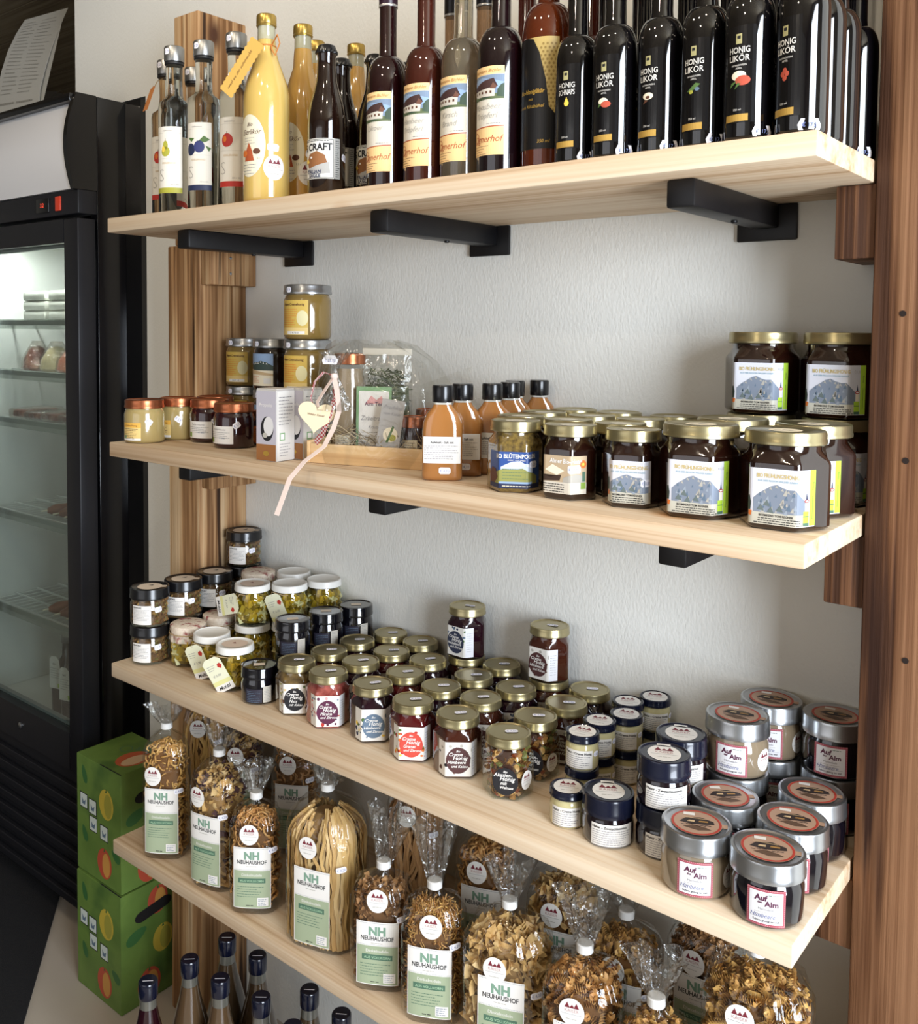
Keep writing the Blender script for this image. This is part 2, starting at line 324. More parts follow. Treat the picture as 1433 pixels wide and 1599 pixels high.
for s in range(4):
    z = SZ[s]-TH
    for nm, x0, x1, mt in (('fridge side', 0.0, 0.030, oldw), ('brown post side', 1.160, 1.2025, darkw)):
        c = thing('timber_cleat', 'short old timber block under the %s shelf on the %s' % (names[s], nm), 'wooden block'); box('block', (x0, 0.202, z-0.083), (x1, WALL-0.0005, z-0.0005), mt, c, bevel=0.002)
        if s < 3:
            for q in (0.03, 0.06): lathe('screw', [(0.0026, 0), (0.003, 0.0006), (0.001, 0.0012)], silver, c, n=10, loc=(x1+0.0001 if x1 < 0.5 else x0-0.001, 0.25, z-q)).rotation_euler = (0, PI/2 if x1 < 0.5 else -PI/2, 0)
# ------------------------------------------------------------------ shelves and brackets
shelf_lab = ['pale pine shelf board carrying the liqueur bottles', 'pale pine shelf board carrying large honey jars and the gift basket', 'pale pine shelf board carrying the small gold-lidded jars', 'lowest pale pine shelf board carrying the pasta bags']
for s in range(4):
    d = SD if s else 0.304
    sh = box('shelf_board', (0, 0, SZ[s]-TH), (SL, WALL-0.001, SZ[s]), pine, None, bevel=0.0018)
    tag(sh, shelf_lab[s], 'shelf', 'pine shelf boards')
for s in range(2):
    for k, (bx, wd) in enumerate(((0.157, 'nearest the fridge'), (0.602, 'in the middle'), (1.044, 'nearest the brown post'))):
        b = thing('shelf_bracket', 'black metal bracket under the %s shelf, %s' % (names[s], wd), 'bracket', (bx, 0, SZ[s]-TH), 0, 'black shelf brackets')
        box('arm', (-0.0165, 0.045, -0.0315), (0.0165, WALL-0.006, -0.0005), blackm, b, bevel=0.003)
        box('wall_plate', (-0.039, WALL-0.006, -0.047), (0.039, WALL-0.0005, -0.0005), blackm, b, bevel=0.002)
        lathe('screw', [(0.003, -0.0345), (0.004, -0.0335), (0.004, -0.0315)], blackm, b, n=12, loc=(0, 0.2, 0))
# ------------------------------------------------------------------ warm ceiling spots
spotm = mat('spot_housing', 'd9d6cc', 0.35)
for i, (x, y, wd) in enumerate(((0.15, -0.75, 'nearest the fridge'), (0.75, -0.95, 'over the middle of the shelves'), (1.35, -0.70, 'nearest the brown post'), (0.9, -1.9, 'further back in the shop'))):
    t = thing('ceiling_spot', 'small round recessed ceiling spot %s' % wd, 'ceiling lamp', (x, y, CEIL), 0, 'ceiling spots')
    lathe('trim_ring', [(0.030, -0.002), (0.032, -0.008), (0.044, -0.006), (0.045, 0.0)], spotm, t, n=32)
    l = bpy.data.lights.new('ceiling_spot_bulb', 'SPOT'); l.energy = 13; l.color = (1.0, 0.86, 0.68); l.shadow_soft_size = 0.022; l.spot_size = math.radians(172); l.spot_blend = 0.35
    o = bpy.data.objects.new('bulb', l); link(o, t); o.location = (0, 0, -0.02); o.rotation_euler = (0, 0, 0)
# ------------------------------------------------------------------ floor mat
fm = bmesh.new(); P = [onz(90, 1412, FLOOR), onz(37, 1599, FLOOR)]; d = (P[1]-P[0]).normalized(); A = P[0]-d*0.9; B = P[1]+d*0.9; nn = Vector((d.y, -d.x, 0)); nn = nn if nn.x < 0 else -nn
q = [A, B, B+nn*1.1, A+nn*1.1]
q = [(v.x, v.y) for v in q]
if sum(q[i][0]*q[(i+1) % 4][1]-q[(i+1) % 4][0]*q[i][1] for i in range(4)) < 0: q.reverse()
V = [(x, y, z) for z in (FLOOR+0.0005, FLOOR+0.006) for x, y in q]
mt = obj('floor_mat', V, [(3, 2, 1, 0), (4, 5, 6, 7)]+[(i, (i+1) % 4, 4+(i+1) % 4, 4+i) for i in range(4)], mat('mat_black', '141316', 0.95, bump=0.8, bscale=400), None, smooth=False)
tag(mt, 'black textile floor mat in front of the fridge', 'mat')
# ------------------------------------------------------------------ glass-door fridge
XF = -0.407; YF = 0.186; XL = -1.02; YB = 0.80
fr = thing('display_fridge', 'tall black glass-door display fridge with a curved white header panel', 'fridge')
gloss = mat('fridge_black', '08080b', 0.22, coat=0.5); satin = mat('fridge_satin', '1b1b1f', 0.38); inner = mat('fridge_inner', 'cfd0cc', 0.5)
zt = 0.318
box('side_panel', (XF-0.03, YF+0.045, FLOOR+0.06), (XF, YB, zt), gloss, fr, bevel=0.004); box('side_panel', (XL, YF+0.045, FLOOR+0.06), (XL+0.03, YB, zt), gloss, fr, bevel=0.004)
box('top_panel', (XL+0.03, YF+0.045, zt-0.03), (XF-0.03, YB, zt), gloss, fr); box('back_panel', (XL+0.03, YB-0.03, FLOOR+0.06), (XF-0.03, YB, zt-0.03), gloss, fr)
box('gap_shade_panel', (XF+0.001, WALL-0.012, FLOOR), (-0.346, WALL+0.02, zt), gloss, fr, label='added black panel standing in for the shaded gap between fridge and wall')  # black sheet added to stand in for the shadow in the gap
box('inner_back', (XL+0.035, YB-0.06, -1.17), (XF-0.035, YB-0.031, 0.03), inner, fr); box('inner_side', (XF-0.045, YF+0.05, -1.17), (XF-0.0305, YB-0.061, 0.03), inner, fr); box('inner_side', (XL+0.0305, YF+0.05, -1.17), (XL+0.045, YB-0.061, 0.03), inner, fr)
box('inner_floor', (XL+0.031, YF+0.05, -1.20), (XF-0.031, YB-0.031, -1.171), inner, fr); box('inner_ceiling', (XL+0.031, YF+0.05, 0.031), (XF-0.031, YB-0.031, 0.05), inner, fr)
# curved header: a bulging white sign between black edges
hz0, hz1 = 0.112, 0.300; n = 14; V = []; F = []
for i in range(n+1):
    a = i/n; z = hz0+(hz1-hz0)*a; y = YF+0.002-0.030*math.sin(PI*(0.08+0.80*a))+0.012*a
    V += [(XL+0.012, y, z), (XF-0.014, y, z), (XL+0.012, YF+0.044, z), (XF-0.014, YF+0.044, z)]
for i in range(n):
    k = i*4; F += [(k, k+1, k+5, k+4), (k+1, k+3, k+7, k+5), (k+2, k, k+4, k+6)]
F += [(0, 2, 3, 1), (n*4, n*4+1, n*4+3, n*4+2)]
obj('header_sign', V, F, mat('header_white', 'dcdbdc', 0.22, coat=0.4), fr, label='curved glossy white header panel')
def side_cheek(x0, x1):
    V = []; F = []
    for i in range(n+1):
        a = i/n; z = hz0-0.002+(zt-hz0+0.002)*a; y = YF-0.004-0.030*math.sin(PI*(0.08+0.80*a))+0.012*a
        V += [(x0, y, z), (x1, y, z), (x0, YF+0.0445, z), (x1, YF+0.0445, z)]
    for i in range(n): k = i*4; F += [(k, k+1, k+5, k+4), (k+1, k+3, k+7, k+5), (k+3, k+2, k+6, k+7), (k+2, k, k+4, k+6)]
    F += [(0, 2, 3, 1), (n*4, n*4+1, n*4+3, n*4+2)]; obj('header_cheek', V, F, gloss, fr)
side_cheek(XF-0.0135, XF); side_cheek(XL, XL+0.0115)
box('header_top_trim', (XL+0.012, YF-0.012, 0.3005), (XF-0.014, YF+0.044, zt), gloss, fr, bevel=0.002)
cp = box('control_strip', (XL, YF-0.002, 0.058), (XF, YF+0.0445, 0.1095), satin, fr, bevel=0.002)
for nm, x0, x1, m_ in (('thermostat', -0.580, -0.525, blackp), ('rocker_switch', -0.497, -0.475, mat('switch_red', 'a8331f', 0.3, emit=0.35))):
    box(nm, (x0, YF-0.006, 0.068), (x1, YF-0.0022, 0.100), m_, cp, bevel=0.0015)
a = Art(); a.text('3.2', 0, -4, 13, mat('led_red', 'd0402c', 0.4, emit=1.2), bold=0.02); a.build('digits', plane((-0.552, YF-0.0062, 0.084), (1, 0, 0), (0, 0, 1)), cp)
# door
dz0, dz1 = -1.205, 0.048; dr = box('door', (XF-0.058, YF-0.004, dz0), (XF, YF+0.04, dz1), satin, fr, bevel=0.003); dr['label'] = 'glazed fridge door with black frame'
box('door_rail', (XL, YF-0.004, dz1-0.052), (XF-0.0585, YF+0.04, dz1), satin, dr); box('door_rail', (XL, YF-0.004, dz0), (XF-0.0585, YF+0.04, dz0+0.085), satin, dr); box('door_stile', (XL, YF-0.004, dz0+0.0855), (XL+0.055, YF+0.04, dz1-0.0525), satin, dr)
box('glass_pane', (XL+0.0555, YF+0.012, dz0+0.0855), (XF-0.0585, YF+0.017, dz1-0.0525), pane, dr, smooth=False)
for z in (dz1-0.060, dz0+0.086): box('gasket', (XL+0.056, YF+0.018, z), (XF-0.059, YF+0.030, z+0.0075), mat('gasket_grey', '8d9292', 0.6), dr)
for x0 in (XF-0.074, XL+0.056): box('gasket', (x0, YF+0.018, dz0+0.095), (x0+0.014, YF+0.030, dz1-0.062), MATS['gasket_grey'], dr)
box('grip', (XL+0.012, YF-0.035, -0.62), (XL+0.032, YF-0.005, -0.15), blackp, dr, bevel=0.006)
lathe('lock', [(0.007, 0), (0.0075, 0.003), (0.006, 0.004), (0.002, 0.0042)], silver, dr, n=16, loc=(-0.688, YF-0.004, -1.163)).rotation_euler = (PI/2, 0, 0)
# plinth with ribs
box('plinth', (XL, YF+0.01, FLOOR+0.06), (XF-0.0305, YF+0.0445, dz0-0.006), satin, fr)
for i in range(8): z = FLOOR+0.075+i*0.038; box('plinth_rib', (XL+0.01, YF-0.002, z), (XF-0.004, YF+0.0095, z+0.017), satin, fr, bevel=0.002, smooth=False)
for x in (XL+0.05, XF-0.06): lathe('foot', [(0.02, 0), (0.02, 0.06)], blackp, fr, n=14, loc=(x, YF+0.08, FLOOR))
FSH = [-0.175, -0.302, -0.425, -0.665, -0.915]
wire = mat('shelf_wire', 'd6dad8', 0.35)
for z in FSH:
    rk = box('wire_shelf', (XL+0.046, YF+0.060, z-0.012), (XF-0.046, YF+0.068, z), wire, fr)
    for i in range(7): box('wire', (XL+0.046, YF+0.0685+i*0.062, z-0.004), (XF-0.046, YF+0.0725+i*0.062, z), wire, rk, smooth=False)
    for i in range(18): x = XL+0.052+i*0.0285; box('wire', (x, YF+0.0685, z-0.006), (x+0.003, YB-0.065, z-0.0041), wire, rk, smooth=False)
    box('price_rail', (XL+0.048, YF+0.0565, z-0.022), (XF-0.048, YF+0.0595, z+0.003), clear('price_rail_clear', 'eef2f0', 0.1, 0.2), rk)
# fridge goods
l = bpy.data.lights.new('fridge_led', 'AREA'); l.shape = 'RECTANGLE'; l.size = 0.45; l.size_y = 0.03; l.energy = 5; l.color = (1.0, 1.0, 0.96); o = bpy.data.objects.new('interior_light', l); link(o, fr); o.location = (XL+0.31, YF+0.09, 0.028)
wrapm = mat('white_wrap', 'd9d8cf', 0.35, bump=0.4, bscale=50); vac = clear('vacuum_film', 'f2efec', 0.12, 0.12, bump=0.8, bscale=60)
zc = FSH[0]+0.0005
for c, (x, wd) in enumerate(((-0.660, 'nearest the hinge'), (-0.785, 'in the middle'))):
    for k in range(3): tag(box('cheese_pack', (x-0.055, 0.280, zc+k*0.0245), (x+0.055, 0.390, zc+k*0.0245+0.024), wrapm, None, bevel=0.006), 'white wrapped cheese pack on the top fridge shelf, %s, %s of its stack' % (wd, ('bottom', 'middle', 'top')[k]), 'cheese', 'white cheese packs in the fridge')
meat = mat('cured_meat', '6a2c24', 0.35, var=['8d4a3c', 'b98a78'], vscale=40); saus = mat('sausage_skin', '7a4630', 0.4, var=['96604a'], vscale=30, bump=0.3, bscale=80)
zc = FSH[1]+0.0005
for c, (x, m_, nm, wd) in enumerate(((-0.620, mat('salmon', 'c8705a', 0.35, var=['d89070'], vscale=20), 'fish_pack', 'pink'), (-0.710, mat('cheese_wedge', 'd2c59c', 0.5), 'cheese_pack', 'pale yellow'), (-0.805, meat, 'bacon_pack', 'dark red'))):
    t = thing(nm, 'vacuum-packed %s wedge leaning on the second fridge shelf' % wd, 'food pack', (x, 0.30, zc)); V, F = loft([(0.036, 0), (0.040, 0.006), (0.036, 0.030), (0.020, 0.055), (0.006, 0.062)], 18, wob=lambda th, li: 0.12*math.sin(2*th+c)); obj('food', V, F, m_, t)
    V, F = loft([(0.039, -0.0004), (0.044, 0.006), (0.040, 0.034), (0.022, 0.060), (0.014, 0.075)], 18, wob=lambda th, li: 0.12*math.sin(2*th+c)); obj('vacuum_bag', V, F, vac, t)
pt = thing('serving_plate', 'round pale plate with a dark rim standing on the second fridge shelf', 'plate', (-0.760, 0.42, zc+0.056)); pt.rotation_euler = (math.radians(78), 0, math.radians(12))
lathe('plate_dish', [(0.030, 0), (0.035, 0.003), (0.050, 0.007), (0.049, 0.009), (0.033, 0.005), (0.002, 0.004)], mat('plate_grey', 'a9a9a2', 0.3), pt, n=36); lathe('plate_rim', [(0.0495, 0.0065), (0.053, 0.008), (0.053, 0.010), (0.0495, 0.0095)], blackp, pt, n=36)
zc = FSH[2]+0.0005
for k in range(4):
    x = -0.60-k*0.080; t = thing('ham_pack', 'flat vacuum pack of sliced dark ham on the third fridge shelf, %s from the hinge' % ('first', 'second', 'third', 'fourth')[k], 'ham', (x, 0.31, zc), 8*k-10, 'ham packs in the fridge')
    box('slices', (-0.032, -0.045, 0.002), (0.032, 0.055, 0.016+0.004*(k % 2)), meat, t, bevel=0.006); box('vacuum_bag', (-0.0365, -0.055, 0.0), (0.0365, 0.066, 0.020+0.004*(k % 2)), vac, t, bevel=0.006)
for zz, cnt, wd in ((FSH[3], 3, 'fourth'), (FSH[4], 3, 'fifth')):
    for k in range(cnt):
        x = -0.60-k*0.055; t = thing('sausage', 'brown smoked sausage lying on the %s fridge shelf, %s from the hinge' % (wd, ('first', 'second', 'third')[k]), 'sausage', (x, 0.27, zz+0.0155), 0, 'sausages in the fridge')
        pts = [(0.02*math.sin(j/9*PI), j*0.018, 0) for j in range(10)]; tube('casing', pts, [0.006]+[0.015]*8+[0.006], saus, t, n=12); tube('string_end', [(0, -0.016, 0), (0, -0.004, 0), (0.0, 0.0, 0)], 0.002, offw, t, n=6)
for k, (x, y) in enumerate(((-0.600, 0.285), (-0.690, 0.310))):
    t = thing('dark_flask', 'squat dark bottle with a white hang label on the fridge floor, %s' % ('nearest the hinge', 'further from the hinge')[k], 'bottle', (x, y, -1.1705), 0, 'dark bottles in the fridge')
    lathe('bottle_body', [(0.034, 0), (0.040, 0.004), (0.041, 0.09), (0.036, 0.12), (0.016, 0.150), (0.014, 0.185)], mat('dark_bottle', '15151b', 0.2, coat=0.5), t, n=28)
    lathe('cap', [(0.017, 0.183), (0.018, 0.186), (0.018, 0.212), (0.016, 0.214)], silver, t, n=24)
    a = Art(); a.poly([(-22, -60), (22, -60), (16, 15), (8, 24), (-8, 24), (-16, 15)], white, 0); a.lines(-15, 15, -8, 5, 6, grey, 1.2); a.rect(6, -56, 16, -46, lime, 1); a.text('BIO', 0, 2, 7, ink); a.build('hang_label', plane((0.012, -0.0435, 0.135), (1, 0.25, 0), (0, -0.06, 1)), t)
# curved sheet of paper standing on top of the fridge
ps = thing('paper_sheet', 'large curved white sheet of printed paper standing on top of the fridge', 'paper', (0, 0, 0)); V = []; F = []
LE = [(-14, 194), (-6, 150), (2, 112), (12, 80), (25, 53), (39, 31)]; RE = [(56, 172), (62, 140), (70, 108), (80, 76), (92, 44), (106, 12)]; n1 = len(LE)-1; G = []
for i in range(n1+1):
    y = 0.44+0.05*i/n1; G.append((ony(LE[i][0], LE[i][1], y), ony(RE[i][0], RE[i][1], y)))
G[0] = tuple(Vector((v.x, v.y, zt+0.0006)) for v in G[0])
for a_, b_ in G: V += [a_, b_]
V += [(v[0], v[1]+0.0015, v[2]) for v in V]; K = 2*(n1+1)
for i in range(n1):
    k = 2*i; F += [(k, k+1, k+3, k+2), (K+k+1, K+k, K+k+2, K+k+3), (k, k+2, K+k+2, K+k), (k+3, k+1, K+k+1, K+k+3)]
F += [(0, K, K+1, 1), (K-2, K-1, 2*K-1, 2*K-2)]
obj('sheet', V, F, mat('sheet_paper', 'cfccc2', 0.7), ps)
def sheetmap(u, v, off):
    q = min(max(v/0.1*n1, 0), n1-1e-6); i = int(q); f = q-i; A = G[i][0].lerp(G[i+1][0], f); B = G[i][1].lerp(G[i+1][1], f); return A.lerp(B, u/0.1)+Vector((0, -0.0006-off, 0))
a = Art(); a.rect(4, 3, 96, 97, MATS['sheet_paper'], -2)
for k in range(24): a.lines(10, 46, 92-k*3.6, 1, 9, stone, 0.7, seed=k); a.lines(50, 90, 92-k*3.6, 1, 9, stone, 0.7, seed=k+50)
a.build('print', sheetmap, ps)
# ------------------------------------------------------------------ goods: one builder per kind, copies share mesh data
mat('print_bio', '7d9a3c', 0.5); mat('label_straw', 'd8bc78', 0.55); mat('lid_kraft', 'd8c8b4', 0.6); mat('jute', 'a48c66', 0.9); mat('berry_jam', '2a0c12', 0.12, coat=1.0); mat('price_ink', '6d78a8', 0.6); mat('price_paper', 'eceaf0', 0.5)
class Kind:
    def __init__(s, name, cat, group, build): s.name, s.cat, s.group, s.build, s.first = name, cat, group, build, None
    def put(s, label, x, y, z, rot=0.0):
        if s.first is None:
            s.first = thing(s.name, label, s.cat, (x, y, z), rot, s.group); s.build(s.first); return s.first
        return dup(s.first, label, (x, y, z), rot, s.group)
def price(parent, surf, x, y, txt='\u20ac 4,90', w=15, h=8.5, rot=0.0, off=0.0006, step=3):
    a = Art(); c = 2.0; P = [(-w/2, -h/2+c), (-w/2+c, -h/2), (w/2-c, -h/2), (w/2, -h/2+c), (w/2, h/2-c), (w/2-c, h/2), (-w/2+c, h/2), (-w/2, h/2-c)]
    a.poly(P, mat('price_paper', 'eceaf0', 0.5), 0); a.text(txt, 0, -h*0.22, h*0.62, mat('price_ink', '6d78a8', 0.6), 1, maxw=w*0.8)
    cs, sn = math.cos(rot), math.sin(rot); a.V = [(x+p*cs-q*sn, y+p*sn+q*cs, l) for p, q, l in a.V]
    a.build('price_sticker', surf, parent, step=step, off=off)
def emblem(a, cx, cy, r, base=True):                      # round white sticker with three peaks
    if base: a.ell(cx, cy, r, r*1.12, white, 0, 32)
    for dx, hh in ((-0.36, 0.46), (0.02, 0.30), (0.36, 0.46)):
        a.poly([(cx+(dx-0.22)*r, cy+0.32*r), (cx+(dx+0.22)*r, cy+0.32*r), (cx+dx*r, cy+(0.32+hh)*r)], dred, 1)
    a.text('KAISER', cx, cy-0.02*r, r*0.36, mat('print_rose', 'a87c7a', 0.6), 1, maxw=1.5*r); a.rect(cx-0.8*r, cy-0.20*r, cx+0.8*r, cy-0.17*r, grey, 1); a.lines(cx-0.45*r, cx+0.45*r, cy-0.6*r, 1, 1, stone, r*0.06)
def lid_levels(r, h, z, rim=0.0015): return [(r*0.96, z), (r, z+0.001), (r, z+h*0.30), (r*0.985, z+h*0.36), (r*0.985, z+h-0.003), (r*0.965, z+h-0.0006), (r*0.90, z+h), (r*0.87, z+h-rim*0.5), (r*0.84, z+h-rim), (r*0.0005, z+h-rim)]
def hexbody(a, H, neck): return [(a*0.84, 0, 1), (a*0.95, 0.0015, 1), (a, 0.005, 1), (a, 0.66*H, 1), (a*0.985, 0.69*H, 1), (a*0.93, 0.735*H, 0.8), (neck*1.03, 0.78*H, 0.2), (neck, 0.80*H, 0), (neck, 0.88*H, 0)]
def hexcuts(a, lo, hi):                                    # label creases at the six corners
    w_ = wrap(a, 1); e = []; side = a*1000*1.1547
    return [k*side/2 for k in range(-9, 10)]+[k*side/2+d for k in range(-9, 10) for d in (-1.2, 1.2, -2.4, 2.4)]
def mountains(a, x0, x1, y0, y1, m, seed=1, snow=None, layer=1):
    r = random.Random(seed); n = 9; top = [(x0+(x1-x0)*i/n, y0+(y1-y0)*(0.35+0.65*math.sin(PI*(i+0.6)/(n+1.2))*(0.75+0.25*r.random()))) for i in range(n+1)]
    a.poly([(x0, y0)]+top+[(x1, y0)], m, layer)
    if snow:
        for i in range(2, n-1): x, y = top[i]; a.poly([(x-2, y-3), (x-0.3, y-0.4), (x+1.4, y-4.6), (x+0.2, y-3.4)], snow, layer+1)
dark_honey = mat('dark_honey', '1d0b06', 0.10, coat=1.0); amber = mat('amber_honey', '3a1508', 0.10, coat=1.0)
# -- large forest/spring honey jar (500 g)
def big_art(a, wide):
    L, Rr = (-27, 47) if wide else (-29, 30)
    H0, H1 = (6, 64) if wide else (6, 55)
    a.rect(L, H0, Rr, H1, mat('label_lilac', 'cfcfd6', 0.3), 0); k = 0.0
    a.rect(L, H0, Rr-14 if wide else Rr, H0+12.5, mat('label_putty', 'b9b5a6', 0.5), 1)
    mountains(a, L+7, Rr-14 if wide else Rr-4, H0+12.5, H1-14, mat('print_mountain', '77808e', 0.55), 3, stone, 2)
    rg = random.Random(7)
    for q in range(30):
        x = rg.uniform(L+12, Rr-20 if wide else Rr-10); y = rg.uniform(H0+13, H1-24); s = rg.uniform(1.2, 3.4); a.poly([(x-s, y-s*0.9), (x+s*0.5, y-s), (x+s*0.2, y+s*1.3)], (stone, slate, mat('print_crag', '8e97a2', 0.55))[q % 3], 3)
    for x, y in ((L+14, H0+18), (L+24, H0+16), (L+33, H0+18), (L+20, H0+23)): a.poly([(x-3, y-3), (x+4, y-4), (x+1, y+3)], mat('print_forest', '5f6a68', 0.55), 4)
    a.poly([(L, H0+14), (L+4.5, H0+14), (L+5, H0+22), (L+3.5, H0+29), (L, H0+28)], mat('print_tree', '2f3a30', 0.55), 3)
    a.poly([(L+1, H0+9), (L+5, H0+8), (L+6, H0+13), (L+2, H0+14)], orange, 3)
    a.text('BIO FR\u00dcHLINGSHONIG', (L+Rr)/2-6 if wide else 0, H1-9.5, 6.2, mat('print_honeygold', 'c3ab62', 0.45), 3, bold=0.015, maxw=42 if wide else 48)
    a.text('AUS DER REGION WILDER KAISER', (L+Rr)/2-6 if wide else 0, H1-13.6, 2.6, mat('print_teal', '5f93a4', 0.5), 3, maxw=40)
    a.text('BIOIMKEREI TOM REGNER', (L+Rr)/2-7 if wide else 0, H0+8.4, 3.3, ink, 3, bold=0.02, maxw=34)
    for i in range(3): a.lines(L+12-4*(i == 2), (Rr-20 if wide else Rr-12)+3*(i == 2), H0+6.0-i*2.4, 1, 1, ink, 0.9, 3, seed=i+3, ragged=False)
    if wide:
        a.rect(Rr-7.5, H0+1, Rr, H1, lime, 2); a.text('Honig', Rr-2.4, H1-16, 3.4, leafg, 3, rot=PI/2); a.lines(Rr-4.6, Rr-3.6, H0+8, 1, 1, leafg, 0.5)
        for k in range(14): a.rect(Rr-3.9, H0+8+k*1.7, Rr-3.2, H0+9.2+k*1.7, leafg, 3)
        a.rect(Rr-16, H0+2, Rr-8.5, H0+16, lime, 3); a.rect(Rr-16, H0+10.4, Rr-8.5, H0+11.2, dgreen, 4); a.rect(Rr-13.5, H0+16, Rr-9.5, H0+26, offw, 3); a.ell(Rr-11.5, H0+26.5, 3.2, 1.8, red, 4); a.ell(Rr-11.5, H0+26.5, 2.2, 0.9, white, 5)
        a.poly([(Rr-12.6, H0+28), (Rr-10.4, H0+28), (Rr-11.5, H0+36)], navyp, 4); a.rect(Rr-16, H0+1, Rr-8.5, H0+4.2, dgreen, 4); a.text('\u20ac11,30', Rr-12, H1-9, 4.4, stone, 3, maxw=9)
BA = 0.0405; BH = 0.102
def build_big(t):
    ph = math.radians(-90+0)
    b = lathe('honey_glass', hexbody(BA, BH, 0.036), dark_honey, t, n=60, phase=math.radians(-78), sharp=60); lathe('lid', lid_levels(0.0415, 0.0145, BH-0.0145), goldlid, t, n=48)
    a = Art(); big_art(a, True); a.build('label', wrap(BA, 1, 0, math.radians(-78), math.radians(-78)), t, step=2.0)
    s = Art(); s.ell(0, 0, 17, 17, offw, 0, 32); s.ell(2, 1, 6, 4, stone, 1); s.lines(-10, 8, -5, 2, 3, grey, 0.8); s.build('lid_sticker', flat_top(BH-0.0015), t)
big = Kind('honey_jar', 'jar', 'large gold-lidded honey jars', build_big)
SA = 0.0312; SH = 0.090
def small_hex(artfn, bm, th=14, lab='label', extra=None):
    def f(t):
        lathe('honey_glass', hexbody(SA, SH, 0.028), bm, t, n=60, phase=math.radians(-84), sharp=60); lathe('lid', lid_levels(0.0325, 0.014, SH-0.014), goldlid, t, n=44)
        if artfn: a = Art(); artfn(a); a.build('label', wrap(SA, 1, 0, math.radians(-84+th), math.radians(-84)), t, step=2.0)
        s = Art(); s.ell(0, 0, 13, 13, mat('lid_paper', 'd9d4c4', 0.5), 0, 28); s.lines(-8, 7, 2, 3, 3, grey, 0.7); s.build('lid_sticker', flat_top(SH-0.0015), t)
        if extra: extra(t)
    return f
def pollen_art(a):
    a.rect(-44, 6, 40, 52, mat('pollen_blue', '2c4a86', 0.4), 0); a.rect(-44, 6, 40, 12, navyp, 1)
    mountains(a, -18, 26, 26, 41, mat('print_snowpeak', 'b9c4d2', 0.5), 5, white); mountains(a, -40, 34, 12, 33, mat('print_meadow', '8a8a4a', 0.55), 8, None, 3)
    a.poly([(-42, 12), (-30, 12), (-22, 20), (-28, 30), (-38, 31), (-43, 24)], brown, 4); a.rect(-20, 12, 24, 14.5, sky, 4)
    a.text('BIO BL\u00dcTENPOLLEN', 2, 44, 7.4, white, 3, bold=0.03, maxw=56); a.text('DIREKT VOM IMKER', 2, 40.6, 2.5, white, 3); a.lines(-16, 22, 8.4, 1, 2, offw, 0.9)
    for i in range(4): a.lines(-16, 20, 30-i*4, 1, 1, dgreen, 0.7, 5, seed=i)
def alm_art(a):
    a.rect(-38, 8, 22, 54, mat('label_sepia', 'b8a284', 0.45), 0); a.rect(-38, 8, 22, 22, mat('label_bone', 'cdc6b8', 0.5), 1)
    a.text('Almer Bio-Honig', -6, 45, 7.6, white, 3, shear=0.12, bold=0.03, maxw=44); a.ell(17, 44, 4.6, 5.0, orange, 3, 10); a.ell(17, 44, 1.8, 1.8, yellow, 4, 10)
    a.poly([(-34, 36), (-24, 43), (-8, 36), (-18, 30)], offw, 2); a.poly([(-38, 22), (-14, 24), (-12, 31), (-19, 30), (-26, 27), (-38, 30)], mat('print_hive', '3b2b22', 0.6), 3); mountains(a, -10, 20, 22, 33, stone, 4, None, 2)
    for i in range(4): a.lines(-36, -8, 18.6-i*2.9, 1, 1, ink, 1.0, 3, seed=i, ragged=False)
    a.rect(14, 14, 21, 22, mat('print_bio', '7d9a3c', 0.5), 3); a.rect(16, 23, 20, 35, dgreen, 3)
pollen = Kind('pollen_jar', 'jar', 'small gold-lidded jars on the honey shelf', small_hex(pollen_art, mat('pollen', '4a3a20', 0.2, coat=1.0, var=['7a6430'], vscale=200), 4, extra=lambda t: price(t, wrap(SA, 1, 0, math.radians(-84+4), math.radians(-84)), 26, 36, '\u20ac 6,20')))
almh = Kind('honey_jar', 'jar', 'small gold-lidded jars on the honey shelf', small_hex(alm_art, dark_honey, 30, extra=lambda t: price(t, wrap(SA, 1, 0, math.radians(-84+30), math.radians(-84)), 5, 38, '\u20ac 8,80', w=17, h=10)))
spring = Kind('honey_jar', 'jar', 'small gold-lidded jars on the honey shelf', small_hex(lambda a: big_art(a, False), dark_honey, 0, extra=lambda t: price(t, wrap(SA, 1, 0, math.radians(-84), math.radians(-84)), 22, 30, '\u20ac 8,80')))
backhex = Kind('honey_jar', 'jar', 'small gold-lidded jars on the honey shelf', small_hex(alm_art, dark_honey, 30))
